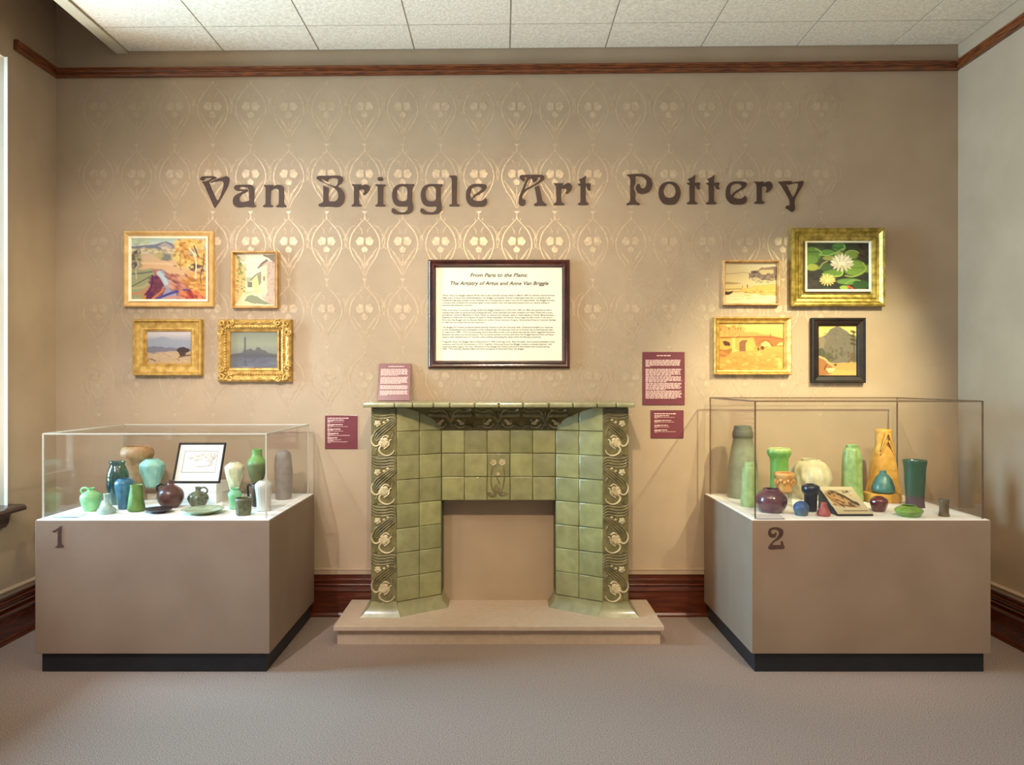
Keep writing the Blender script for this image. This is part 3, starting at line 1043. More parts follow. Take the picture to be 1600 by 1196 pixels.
# ------------------------------------------------------------------ framed pieces
def frame_loops(w, h, prof):
    """mitred rectangular frame; prof=[(inset, forward)], centred at 0, facing -y"""
    mb = MB()
    vv = []
    for i, (ins, fwd) in enumerate(prof):
        x, z = w / 2 - ins, h / 2 - ins
        vv += [(-x, -fwd, -z), (x, -fwd, -z), (x, -fwd, z), (-x, -fwd, z)]
    n = len(prof)
    ff = [(i * 4 + k, i * 4 + (k + 1) % 4, ((i + 1) % n) * 4 + (k + 1) % 4, ((i + 1) % n) * 4 + k) for i in range(n) for k in range(4)]
    mb.add(vv, ff)
    return mb


class Paint:
    """small raster painter; coordinates are sketch units inside box (x0,y0,x1,y1)"""

    def __init__(self, box, nx):
        self.b = box
        x0, y0, x1, y1 = box
        self.nx = nx
        self.ny = max(2, int(nx * (y1 - y0) / (x1 - x0)))
        self.X, self.Y = np.meshgrid(np.linspace(x0, x1, self.nx), np.linspace(y0, y1, self.ny))
        self.c = np.zeros((self.ny, self.nx, 3))
        self.rs = np.random.RandomState(int(x0 + y0 * 3 + x1) % 9999)
        self.wx = self.noise(6) * 2 - 1
        self.wy = self.noise(6) * 2 - 1

    def noise(self, k):
        g = self.rs.rand(k + 2, k * 2 + 2)
        u = np.linspace(0, k, self.ny)[:, None] * np.ones((1, self.nx))
        v = np.linspace(0, k * 2 - .01, self.nx)[None, :] * np.ones((self.ny, 1))
        iu, iv = u.astype(int), v.astype(int)
        fu, fv = u - iu, v - iv
        fu, fv = fu * fu * (3 - 2 * fu), fv * fv * (3 - 2 * fv)
        iu1, iv1 = np.minimum(iu + 1, k + 1), np.minimum(iv + 1, k * 2 + 1)
        return (g[iu, iv] * (1 - fu) * (1 - fv) + g[iu1, iv] * fu * (1 - fv) + g[iu, iv1] * (1 - fu) * fv + g[iu1, iv1] * fu * fv)

    def col(self, c):
        return np.array(lin(c))

    def grad(self, stops):
        ys = [s[0] for s in stops]
        for ch in range(3):
            self.c[..., ch] = np.interp(self.Y, ys, [self.col(s[1])[ch] for s in stops])

    def poly(self, pts, c, a=1.0, wob=0):
        x, y = self.X + self.wx * wob, self.Y + self.wy * wob
        ins = np.zeros(x.shape, bool)
        n = len(pts)
        for i in range(n):
            (xa, ya), (xb, yb) = pts[i], pts[(i + 1) % n]
            if ya == yb:
                continue
            cond = ((ya > y) != (yb > y)) & (x < (xb - xa) * (y - ya) / (yb - ya) + xa)
            ins ^= cond
        self.c[ins] = self.c[ins] * (1 - a) + self.col(c) * a

    def ell(self, cx, cy, rx, ry, c, a=1.0, soft=.3, rot=0):
        dx, dy = self.X - cx, self.Y - cy
        co, si = cos(rot), sin(rot)
        d = np.sqrt(((dx * co + dy * si) / rx) ** 2 + ((-dx * si + dy * co) / ry) ** 2)
        m = (np.clip((1 + soft - d) / (2 * soft), 0, 1) * a)[..., None]
        self.c = self.c * (1 - m) + self.col(c) * m

    def line(self, pts, w, c, a=1.0):
        pts = cat_rom(pts, 4) if len(pts) > 2 else pts
        dm = np.full(self.X.shape, 1e9)
        for (xa, ya), (xb, yb) in zip(pts[:-1], pts[1:]):
            L = (xb - xa) ** 2 + (yb - ya) ** 2 + 1e-9
            t = np.clip(((self.X - xa) * (xb - xa) + (self.Y - ya) * (yb - ya)) / L, 0, 1)
            dm = np.minimum(dm, np.hypot(self.X - xa - t * (xb - xa), self.Y - ya - t * (yb - ya)))
        m = (np.clip((w * .75 - dm) / (w * .5), 0, 1) * a)[..., None]
        self.c = self.c * (1 - m) + self.col(c) * m

    def daubs(self, n, box, r, cols, a=.5, asp=2.0, rot=None):
        for _ in range(n):
            self.ell(self.rs.uniform(box[0], box[2]), self.rs.uniform(box[1], box[3]), r * self.rs.uniform(.6, 1.4) * asp, r * self.rs.uniform(.6, 1.3),
                     cols[self.rs.randint(len(cols))], a, .35, self.rs.uniform(-.4, .4) if rot is None else rot + self.rs.uniform(-.2, .2))

    def grain(self, amt):
        self.c *= (1 + amt * (self.rs.rand(self.ny, self.nx, 1) * 2 - 1))

    def mesh(self, name, w, h, mat, parent, y=0.0):
        """canvas of width w and height h centred at 0 facing -y"""
        nx, ny = self.nx, self.ny
        xs = np.linspace(-w / 2, w / 2, nx)
        zs = np.linspace(h / 2, -h / 2, ny)
        vv = [(float(x), y, float(z)) for z in zs for x in xs]
        ff = [(j * nx + i, (j + 1) * nx + i, (j + 1) * nx + i + 1, j * nx + i + 1) for j in range(ny - 1) for i in range(nx - 1)]
        # a thin back so that the canvas is a solid board
        b = len(vv)
        vv += [(-w / 2, y + .004, -h / 2), (w / 2, y + .004, -h / 2), (w / 2, y + .004, h / 2), (-w / 2, y + .004, h / 2)]
        ff += [(b, b + 1, b + 2, b + 3)]
        me = bpy.data.meshes.new(name)
        me.from_pydata(vv, [], ff)
        me.materials.append(mat)
        ca = me.color_attributes.new('paint', 'FLOAT_COLOR', 'POINT')
        col = np.ones((len(vv), 4), dtype=np.float32)
        col[:nx * ny, :3] = np.clip(self.c * .82, 0, 1).reshape(-1, 3)
        ca.data.foreach_set('color', col.ravel())
        o = bpy.data.objects.new(name, me)
        COL.objects.link(o)
        o.parent = parent
        return o


M['canvas'] = attr_mat('painted_canvas', 0.55, 0.3)
M['gold'] = noise_mat('gold_leaf', 'a47a3a', 'd2a65c', 30, 0.42, 0.3, 120, metal=0.45)
M['gold2'] = noise_mat('dull_gold', 'a98038', 'cfa85c', 30, 0.45, 0.3, 120, metal=0.4)
M['gold3'] = noise_mat('olive_gold', '8a7430', 'c4aa58', 30, 0.34, 0.25, 120, metal=0.6)
M['pine'] = noise_mat('pale_gilt_wood', 'cf9f5e', 'e2b878', 16, 0.5, 0.15, 90, stretch=(1, 1, 1))
M['liner'] = noise_mat('cream_liner', 'f0e6c8', 'f8efd4', 20, 0.7)
M['blackwood'] = noise_mat('ebonised_wood', '160e0a', '281a12', 14, 0.5, 0.2, 90, spec=0.3)
M['mahog'] = noise_mat('mahogany_frame', '2a0f0b', '4a1f14', 8, 0.2, 0.1, 70, coat=0.6)
M['thinwood'] = noise_mat('thin_wood_frame', 'b07a3c', 'd8a868', 16, 0.45, 0.15, 90)
M['paper'] = noise_mat('poster_paper', 'ebe5cf', 'f0ead4', 5, 0.6)
M['ink'] = noise_mat('printed_ink', '2c221e', '362a24', 9, 0.7)


def framed(name, label, cat, ox, fr_mat, prof, cbox, paint, liner=None, group=None, wall=True):
    """ox outer pixel box on the wall; cbox picture pixel box; prof of the frame; liner=(mat, pixel width)"""
    t = max(p[1] for p in prof)
    yf = D - t
    (xa, za), (xb, zb) = W(ox[0], ox[1], D - t * .6), W(ox[2], ox[3], D - t * .6)
    w, h = xb - xa, za - zb
    cx, cz = (xa + xb) / 2, (za + zb) / 2
    root = thing(name, label, cat, (cx, D, cz), group)
    f = frame_loops(w, h, prof).obj('frame', fr_mat, root)
    yc = D - .012
    (ca, da), (cb, db) = W(cbox[0], cbox[1], yc), W(cbox[2], cbox[3], yc)
    if liner:
        lm, lw, lf = liner
        lw = lw / S
        W2, H2 = cb - ca + 2 * lw, da - db + 2 * lw
        l = frame_loops(W2, H2, [(0, .006), (0, lf), (lw * .75, lf - .002), (lw, lf - .008), (lw, .006)])
        lo = l.obj('liner', lm, root)
        lo.location = ((ca + cb) / 2 - cx, 0, (da + db) / 2 - cz)
    c = paint.mesh('canvas', cb - ca + .012, da - db + .012, M['canvas'], root, -.010)
    c.location = ((ca + cb) / 2 - cx, 0, (da + db) / 2 - cz)
    return root, w, h


# 1 desert road with golden trees
p = Paint((140, 170, 1210, 1035), 190)
p.grad([(170, 'a8c4bc'), (260, 'd8dcc8'), (330, 'b8a890'), (480, 'e0b890'), (620, 'd8a878'), (1035, 'c88858')])
p.poly([(140, 290), (300, 275), (480, 260), (560, 235), (640, 215), (720, 245), (800, 255), (800, 340), (140, 345)], '7f8494')
p.poly([(520, 290), (620, 225), (700, 275), (740, 320), (640, 330)], 'b8a8a4')
p.poly([(560, 300), (640, 285), (730, 350), (620, 370)], 'd8c4b4')
p.poly([(140, 330), (470, 300), (560, 330), (760, 340), (780, 400), (140, 460)], 'c8b494', 1, 20)
p.daubs(60, (160, 330, 760, 420), 16, ['948878', 'd8c8a0', 'b8a080', 'e8d4ac'], .7)
p.ell(640, 440, 90, 55, '84847c')
p.ell(530, 420, 70, 40, 'c0b078')
p.ell(400, 450, 110, 50, 'dcb896')
p.poly([(140, 500), (700, 490), (1210, 540), (1210, 720), (140, 620)], 'e4b88c', 1, 15)
p.line([(300, 520), (700, 535), (1000, 600)], 26, 'ecc8a0')
p.poly([(420, 600), (600, 610), (1000, 900), (1100, 1035), (350, 1035), (430, 800)], 'b87868', 1, 10)
p.poly([(140, 600), (450, 610), (480, 700), (400, 860), (260, 1035), (140, 1035)], 'a8a67c', 1, 12)
p.line([(150, 670), (300, 660), (440, 640)], 26, '77786a')
p.line([(150, 850), (300, 770), (440, 690)], 14, '5f6450')
p.line([(150, 870), (330, 850), (450, 740)], 26, 'c4b488')
p.line([(150, 950), (300, 930), (440, 820)], 40, 'cc9068')
p.poly([(480, 690), (560, 720), (620, 820), (520, 940), (430, 1035), (340, 1035), (400, 900)], '6a2c50', 1, 8)
p.daubs(40, (430, 720, 600, 960), 22, ['84404c', '5a2450', '9a5450', '743a4a'], .7)
p.line([(450, 700), (430, 850), (350, 960)], 30, '5c1f5c')
p.poly([(500, 640), (600, 610), (640, 700), (760, 880), (820, 1035), (560, 1035), (640, 880)], 'a4a0b8', 1, 6)
p.line([(540, 660), (600, 720), (640, 800)], 60, 'c8d4d8')
p.line([(620, 700), (720, 780), (780, 900), (800, 1020)], 16, '7c5c74')
p.line([(680, 760), (800, 850), (860, 900)], 18, 'e4b09c')
p.daubs(60, (700, 680, 1000, 900), 20, ['a85c54', 'e8a888', '7c4a4c', 'd88c70'], .7, 2.2, .6)
p.line([(500, 1020), (640, 965), (780, 920), (1020, 880)], 34, '4a3c8c')
p.daubs(40, (860, 920, 1200, 1030), 24, ['d86840', 'c04838', 'e89060', '8c2c30'], .8, 2.4, .5)
p.line([(450, 1010), (560, 930), (600, 880)], 20, 'e08858')
p.line([(640, 1015), (760, 990), (900, 1010)], 26, 'd88c74')
p.poly([(860, 760), (1000, 700), (1210, 660), (1210, 1000), (1080, 900), (960, 850)], 'dca050', 1, 12)
p.daubs(50, (900, 640, 1200, 900), 18, ['f0c878', 'a86c38', 'e8b060', 'c87c44'], .7, 2.6, .1)
for cx_, cy_, r_ in ((840, 270, 85), (900, 220, 80), (1000, 240, 90), (1090, 260, 80), (930, 320, 70), (1120, 500, 70), (1150, 380, 70), (800, 430, 80), (900, 440, 70), (880, 520, 80), (1000, 480, 60), (980, 550, 60)):
    p.ell(cx_, cy_, r_, r_ * .85, random.choice(['e0a850', 'e8bc60', 'eccc7c']), .9)
p.ell(830, 290, 75, 80, 'd89048', .9)
p.daubs(90, (760, 190, 1200, 560), 18, ['f4dc8c', 'c88438', 'e8b454', 'f0cc78', 'a06830'], .7, 1.3)
p.daubs(16, (960, 540, 1150, 620), 20, ['44302c', '5c3c30'], .8, 1.0)
p.line([(960, 310), (1030, 400), (1060, 520), (1050, 730)], 18, 'f4e8cc')
p.line([(840, 390), (835, 560), (850, 620)], 8, '8a7050')
p.line([(1170, 380), (1165, 520), (1120, 700), (1130, 800)], 12, '6c4c34')
p.line([(1030, 280), (1070, 380), (1090, 430)], 16, '5c3838')
p.ell(200, 550, 60, 55, '68606c')
p.daubs(30, (150, 360, 320, 600), 22, ['6c6850', '94885c', '544c44', 'a8986c'], .8, 1.0)
p.line([(215, 450), (250, 540), (215, 600), (225, 740)], 14, 'd8c8a8')
p.line([(240, 260), (230, 480)], 8, '786c58')
p.daubs(20, (150, 180, 380, 260), 24, ['c8cc9c', 'a8b894'], .5, 1.3)
p.grain(.08)
framed('framed_painting', 'large light wood framed painting of a desert road with golden trees', 'painting', (193.8, 361.5, 333.5, 480), M['pine'],
       [(0, 0), (0, .020), (.003, .030), (.010, .033), (.018, .026), (.024, .020), (.030, .016), (.034, .010), (.034, 0)],
       (205.2, 373.5, 321.5, 467.5), p, (M['liner'], 3.9, .018))

# 2 village lane watercolour
p = Paint((125, 135, 830, 1045), 130)
p.grad([(135, 'f0ecd0'), (350, 'dcdcc8'), (540, 'f0ecc8'), (800, 'f4ecc0'), (1045, 'f0e4b8')])
p.daubs(14, (250, 170, 600, 420), 40, ['f8f4dc', 'd4d4c4', 'e8e4d0'], .5, 1.6)
p.poly([(125, 135), (170, 140), (230, 300), (330, 480), (340, 600), (300, 800), (180, 1000), (125, 1040)], 'ecd08c', 1, 14)
p.daubs(40, (180, 200, 340, 560), 18, ['a8ac60', 'c8c47c', '788048', 'd8cc88'], .7, 1.2, 1.0)
p.line([(170, 150), (220, 250), (240, 420), (270, 500)], 12, '7c7850')
p.daubs(30, (130, 400, 210, 1000), 18, ['c88c48', 'dca868', 'a87438', 'e8c480'], .7, 1.0)
p.daubs(20, (200, 560, 330, 800), 16, ['7c8450', 'd4cc8c', '5c6440'], .7, 1.0)
p.poly([(340, 550), (440, 550), (440, 620), (350, 640)], 'b8bc98')
p.poly([(360, 630), (445, 630), (445, 725), (365, 725)], '8c8468')
p.poly([(420, 600), (500, 510), (600, 460), (600, 640), (560, 700), (540, 800), (450, 780), (450, 620)], 'e8dc98')
p.poly([(530, 520), (600, 470), (605, 640), (560, 700)], 'a09880')
p.line([(425, 595), (500, 515), (600, 460)], 22, '907c6c')
p.poly([(600, 340), (690, 260), (830, 290), (830, 1030), (700, 1000), (620, 900), (600, 650)], 'd8bca4', 1, 8)
p.poly([(600, 380), (690, 330), (700, 800), (640, 900), (600, 700)], 'f0e0b4')
p.daubs(40, (690, 300, 825, 990), 24, ['c8a49c', 'e0c0a8', 'b89088', 'd8b4a0'], .6, .6)
p.poly([(525, 395), (600, 300), (690, 235), (720, 260), (640, 320), (600, 360), (545, 400)], '8c7068')
p.poly([(625, 155), (700, 165), (830, 155), (830, 300), (780, 270), (720, 215), (640, 185)], '94806c')
p.ell(645, 570, 18, 45, 'a08468')
p.poly([(310, 960), (350, 880), (430, 855), (520, 880), (640, 950), (760, 1020), (480, 1005)], '9a9c7c', 1, 6)
p.daubs(16, (330, 740, 620, 860), 22, ['f4ecb0', 'e4dc98', 'd8cc98'], .6)
p.line([(320, 820), (420, 800), (520, 800)], 10, 'b0a878')
p.grain(.05)
framed('framed_painting', 'small upright painting of a village lane in a deep thin wood frame', 'painting', (362.5, 392.9, 434, 481.5), M['thinwood'],
       [(0, 0), (0, .040), (.002, .042), (.007, .042), (.009, .040), (.010, .020), (.013, .018), (.013, 0)],
       (366, 397.4, 428, 476.7), p)

# 3 misty plain with a dark bush
p = Paint((345, 240, 1180, 880), 130)
p.grad([(240, 'c0b4b4'), (310, 'd4c8c4'), (400, 'b0aab0'), (560, '908c98'), (640, 'a89084'), (700, 'bc9c78'), (880, 'b8986c')])
p.poly([(345, 430), (480, 410), (620, 370), (720, 390), (800, 415), (1000, 430), (1180, 450), (1180, 560), (345, 560)], '989ca8', .9, 6)
p.poly([(345, 545), (540, 538), (700, 560), (900, 575), (1180, 590), (1180, 620), (800, 620), (550, 640), (345, 700)], '74707f', .85, 8)
p.poly([(345, 650), (500, 660), (800, 625), (1180, 640), (1180, 880), (345, 880)], 'c0a07c', .8, 10)
p.daubs(20, (360, 650, 800, 740), 18, ['b8988c', 'ccb088', 'a88c84'], .5, 2.5)
p.poly([(890, 610), (940, 560), (1020, 550), (1060, 570), (1110, 580), (1130, 620), (1110, 645), (1060, 650), (1050, 700), (960, 710), (930, 650)], '3c2824', .95, 6)
p.line([(940, 725), (1060, 700), (1170, 690)], 24, '60443a')
p.line([(360, 785), (430, 760), (520, 795)], 22, '7c5c40')
p.line([(830, 770), (910, 760), (940, 785)], 16, '80583c')
p.daubs(22, (360, 760, 1170, 870), 12, ['d0b080', 'a08458', 'c4a474'], .6, 3)
p.grain(.06)
framed('framed_painting', 'gold framed painting of a misty blue plain with one dark bush', 'painting', (209.3, 499.3, 315.8, 587), M['gold2'],
       [(0, 0), (0, .040), (.004, .044), (.012, .044), (.016, .036), (.022, .030), (.055, .026), (.062, .028), (.066, .020), (.070, .022), (.076, .014), (.076, 0)],
       (229.2, 515.7, 299.4, 570.7), p, (M['gold'], 2.5, .018))

# 4 grey harbour with a tower, ornate frame
p = Paint((290, 275, 1115, 910), 130)
p.grad([(275, '8a8a7a'), (500, '9a9a82'), (640, '8c8a80'), (700, '6c6a70'), (910, '6c6c78')])
p.poly([(290, 670), (430, 650), (510, 640), (540, 560), (560, 600), (640, 570), (720, 600), (750, 550), (800, 550), (830, 600), (900, 600), (950, 650), (1115, 665), (1115, 720), (290, 710)], '5c5858', .8, 8)
p.line([(550, 385), (550, 640)], 30, '5c5a58', .9)
p.line([(552, 700), (560, 850)], 36, '56545c', .7)
p.ell(700, 720, 260, 80, '5a565e', .6, .6)
p.daubs(26, (300, 720, 1100, 900), 14, ['74747f', '5f5f6c', '7c7a80'], .4, 4, 0)
p.line([(500, 885), (620, 878), (690, 885)], 10, '98909a')
p.grain(.07)
r4, w4, h4 = framed('framed_painting', 'grey harbour painting in an ornate carved gold frame with scrolled corners', 'painting', (340.7, 499.4, 455.7, 596.9), M['gold'],
                    [(0, 0), (0, .030), (.004, .038), (.014, .044), (.026, .040), (.038, .034), (.046, .036), (.056, .030), (.066, .024), (.074, .016), (.074, 0)],
                    (360.5, 519.1, 432.9, 574.9), p, (M['gold'], 4, .022))
q = MB()


def scroll(mb, c, r, turns, s, ph, rr, y):
    pts = []
    n = int(18 * turns)
    for i in range(n):
        t = i / (n - 1)
        a = ph + s * 2 * pi * turns * t
        pts.append((c[0] + r * (1 - .8 * t) * cos(a), y, c[1] + r * (1 - .8 * t) * sin(a)))
    mb.tube(pts, rr, 6, 0)


for sx_ in (-1, 1):
    for sz_ in (-1, 1):
        cx_, cz_ = sx_ * (w4 / 2 - .028), sz_ * (h4 / 2 - .028)
        scroll(q, (cx_ - sx_ * .055, cz_ + sz_ * .006), .023, 1.4, sx_ * sz_, 1.0, .0065, -.042)
        scroll(q, (cx_ + sx_ * .006, cz_ - sz_ * .055), .023, 1.4, -sx_ * sz_, .5, .0065, -.042)
        scroll(q, (cx_, cz_), .020, 1.0, sx_, 2.0, .0075, -.043)
        for k in range(5):
            a_ = random.uniform(0, 6.28)
            q.ball((cx_ + .018 * cos(a_), -.042, cz_ + .018 * sin(a_)), .008, 0, 5, (1, .7, 1.4))
nx_ = 22
for k in range(nx_):
    for sz_ in (-1, 1):
        q.ball((-w4 / 2 + .055 + k * (w4 - .11) / (nx_ - 1), -.035, sz_ * (h4 / 2 - .050)), .0085, 0, 5, (1.1, .9, .8))
for k in range(17):
    for sx_ in (-1, 1):
        q.ball((sx_ * (w4 / 2 - .050), -.035, -h4 / 2 + .055 + k * (h4 - .11) / 16), .0085, 0, 5, (.8, .9, 1.1))
for k in range(12):
    for sz_ in (-1, 1):
        x_ = -w4 / 2 + .10 + k * (w4 - .20) / 11
        q.ball((x_, -.040, sz_ * (h4 / 2 - .016 - .006 * (k % 2))), .011, 0, 5, (1.5, .55, .55))
for k in range(8):
    for sx_ in (-1, 1):
        q.ball((sx_ * (w4 / 2 - .016 - .006 * (k % 2)), -.040, -h4 / 2 + .10 + k * (h4 - .20) / 7), .011, 0, 5, (.55, .55, 1.5))
q.obj('carved_ornament', M['gold2'], r4)

# 5 shore with boathouse
p = Paint((165, 145, 1265, 990), 140)
p.grad([(145, 'ecdcb4'), (370, 'e0c898'), (560, 'e4cc98'), (700, 'e8c880'), (800, 'ecd8a4'), (990, 'f0e0b4')])
p.line([(170, 380), (360, 378), (540, 355), (680, 368)], 12, 'b09878')
p.poly([(170, 535), (400, 555), (540, 570), (400, 590), (170, 600)], 'b89c68')
p.poly([(720, 320), (840, 320), (930, 255), (1120, 240), (1265, 240), (1265, 500), (1060, 520), (900, 470), (700, 450), (690, 400)], '8c7060', 1, 10)
p.poly([(870, 310), (960, 300), (1170, 300), (1170, 380), (960, 400), (900, 380)], 'dcc08c')
p.poly([(860, 305), (930, 260), (1170, 250), (1170, 295)], 'a08064')
p.daubs(60, (720, 380, 1260, 500), 16, ['54463c', '7c6454', '988070', 'a88c70'], .8, 1.3)
p.daubs(26, (740, 480, 1240, 560), 12, ['94785c', 'd0b080', '70584c'], .6, 2.5, .1)
p.line([(680, 370), (682, 480)], 16, '6c4c40')
p.ell(780, 350, 60, 26, '54403a')
p.poly([(480, 690), (700, 640), (1000, 600), (1265, 580), (1265, 800), (900, 800), (560, 760)], 'dcb450', .8, 14)
p.daubs(30, (520, 680, 1250, 820), 14, ['c09848', 'e8c868', 'a87c38', 'e0b858'], .7, 3.5, .05)
p.line([(170, 695), (330, 690), (520, 680)], 20, 'b08c58')
p.line([(170, 730), (340, 745), (520, 735)], 22, 'c49c68')
p.poly([(165, 735), (260, 745), (360, 722), (330, 770), (270, 800), (165, 800)], '3c2414')
p.ell(640, 630, 12, 34, '6c5030')
p.ell(540, 645, 8, 24, 'a08048')
p.daubs(20, (300, 830, 1240, 960), 10, ['c4a878', 'd4b888'], .5, 3, .1)
p.line([(1110, 930), (1170, 950), (1230, 950)], 8, '6c5040')
p.grain(.06)
framed('framed_painting', 'small pale shore painting with a boathouse in a thin wood frame', 'painting', (1129.8, 407.2, 1217.9, 477.2), M['thinwood'],
       [(0, 0), (0, .038), (.002, .040), (.008, .040), (.010, .036), (.011, .020), (.013, .018), (.013, 0)],
       (1132.6, 411, 1214.9, 474), p)

# 6 water lilies
p = Paint((275, 265, 1130, 905), 190)
p.grad([(265, '2c3420'), (500, '3c4426'), (700, '2e2c22'), (905, '2a2420')])
p.daubs(50, (280, 270, 1130, 900), 30, ['33301f', '1f2418', '4a4030', '3c4828'], .6, 1.8)
for e in ((360, 420, 130, 90, '5f8434'), (330, 500, 110, 60, '6c9440'), (360, 600, 85, 45, 'a8b048'), (560, 410, 110, 45, '5c8c38'), (720, 330, 90, 60, '4c7c34'),
          (610, 480, 110, 30, '98984c'), (890, 430, 105, 60, '7c9440'), (930, 610, 150, 105, '7c9c3c'), (640, 680, 130, 50, '6c9038'), (540, 600, 80, 50, '3f5c2c'),
          (850, 790, 160, 40, '6c9444'), (1010, 830, 110, 60, '2f5424'), (790, 870, 60, 28, '98b848'), (1100, 620, 60, 50, '788c3c'), (720, 430, 60, 40, '90a050')):
    p.ell(e[0], e[1], e[2], e[3], e[4], 1, .12)
    p.ell(e[0] - 10, e[1] - 8, e[2] * .7, e[3] * .6, e[4], .5, .5)
for pts, w_, c_ in (([(400, 350), (480, 400), (470, 440)], 10, 'b4cc70'), ([(450, 430), (560, 445), (680, 400), (780, 350)], 10, 'a8c468'), ([(780, 300), (800, 340), (770, 380)], 12, '98bc60'),
                    ([(500, 690), (620, 720), (740, 710), (770, 660), (740, 640)], 18, 'b8cc58'), ([(800, 710), (900, 725), (1020, 680), (1080, 620), (1040, 540)], 14, 'b0c45c'),
                    ([(820, 400), (880, 375), (960, 390), (990, 430)], 8, 'b8c478'), ([(450, 620), (500, 550), (560, 520)], 16, 'a8a868'), ([(800, 820), (900, 770), (1000, 775)], 12, '98b860'),
                    ([(880, 600), (960, 610), (1040, 600)], 8, '56702c'), ([(300, 390), (360, 400), (440, 390)], 16, '3c5c28'), ([(640, 330), (720, 350), (760, 320)], 14, '2c5424')):
    p.line(pts, w_, c_, .9)
p.daubs(26, (990, 280, 1130, 500), 22, ['3c2c20', '54402c', '2a1c14'], .8, 1.8, .5)
p.daubs(26, (280, 690, 460, 900), 24, ['302824', '463a34', '241c1a'], .8, 1.8)


def lily(cx_, cy_, r, c1, c2):
    for k in range(11):
        a_ = pi + pi * k / 10
        p.ell(cx_ + r * .62 * cos(a_), cy_ + r * .5 * sin(a_), r * .48, r * .14, c1 if k % 2 else c2, 1, .15, a_)
    for k in range(7):
        a_ = pi * .05 + pi * .9 * k / 6
        p.ell(cx_ + r * .6 * cos(a_), cy_ + r * .3 * sin(a_), r * .42, r * .12, c2, 1, .15, a_)
    p.ell(cx_, cy_, r * .32, r * .25, c1, 1, .3)


lily(760, 560, 145, 'f4ecd4', 'dcd0b0')
lily(565, 780, 100, 'e8dc90', 'd0bc70')
p.ell(760, 590, 30, 20, 'c8b870', .8)
p.line([(835, 850), (900, 882)], 26, 'c85838')
p.grain(.08)
framed('framed_painting', 'large gold framed painting of white water lilies on green pads', 'painting', (1235.6, 356.8, 1381.9, 479.3), M['gold3'],
       [(0, 0), (0, .040), (.003, .048), (.007, .050), (.010, .047), (.014, .050), (.020, .048), (.026, .040), (.034, .030), (.048, .026), (.052, .032), (.057, .034), (.064, .031), (.074, .028), (.083, .020), (.083, 0)],
       (1261, 379.9, 1357.6, 452.2), p, (M['liner'], 3.8, .024))

# 7 stone bridge
p = Paint((250, 205, 1340, 970), 160)
p.grad([(205, 'ecd078'), (420, 'e4b860'), (600, 'dcA850'.lower()), (700, 'd89c4c'), (970, 'd08c40')])
p.poly([(250, 205), (330, 220), (420, 280), (460, 230), (520, 230), (540, 290), (640, 300), (700, 345), (900, 350), (960, 380), (1120, 400), (1340, 440), (1340, 470), (250, 470)], 'cc9c50', .9, 10)
p.daubs(40, (260, 230, 700, 420), 18, ['e0b868', 'b88440', 'd8ac5c', 'c89850'], .7, 1.2)
p.daubs(14, (400, 240, 640, 310), 12, ['844c1c', '9c6428'], .8, 1.0)
p.poly([(250, 430), (520, 430), (820, 415), (1120, 410), (1340, 450), (1340, 600), (1150, 590), (900, 600), (850, 640), (250, 640)], 'b8743a', 1, 6)
p.poly([(250, 455), (440, 455), (830, 440), (880, 600), (840, 640), (250, 650)], 'd8a850', 1, 6)
p.poly([(590, 640), (590, 520), (640, 485), (700, 478), (770, 500), (820, 580), (830, 660), (590, 680)], 'e4b450')
p.poly([(590, 680), (590, 520), (640, 485), (740, 482), (700, 540), (700, 680)], '94603c')
p.poly([(950, 620), (970, 540), (1040, 500), (1100, 530), (1140, 600)], 'f0d478')
p.poly([(1230, 580), (1270, 530), (1340, 520), (1340, 570)], 'e8c870')
p.poly([(300, 510), (350, 495), (420, 520), (440, 560), (420, 585), (340, 580)], '5c3414')
p.poly([(460, 430), (520, 430), (520, 640), (600, 660), (470, 700)], 'e8c068')
p.line([(250, 440), (500, 436), (820, 428), (1120, 440), (1340, 470)], 16, 'a05c28')
p.line([(890, 560), (960, 510), (1040, 485), (1110, 510), (1160, 590)], 18, 'a4602c')
p.line([(560, 520), (640, 465), (720, 460), (800, 500), (850, 600)], 16, 'e8b460')
p.poly([(250, 640), (470, 640), (430, 730), (340, 770), (250, 760)], 'a86c30', .9, 12)
p.ell(985, 615, 34, 34, '603010')
p.ell(915, 635, 16, 34, '6c3c14')
p.line([(900, 650), (1000, 620), (1090, 590)], 12, '8c5020')
p.daubs(70, (260, 690, 1330, 960), 18, ['e0ac58', 'c47c38', 'd89448', 'e8bc68', 'cc8c40'], .55, 2.5)
p.ell(1290, 900, 40, 80, 'e8cc70', .6, .6)
p.line([(1122, 370), (1126, 430)], 12, '8c5428')
p.grain(.06)
framed('framed_painting', 'amber painting of an arched stone bridge in a plain gold frame', 'painting', (1115.2, 495.7, 1235.8, 585.9), M['gold2'],
       [(0, 0), (0, .040), (.003, .044), (.008, .044), (.014, .036), (.022, .026), (.030, .024), (.034, .026), (.038, .018), (.041, .016), (.041, 0)],
       (1125.8, 507.5, 1222.3, 574.9), p)

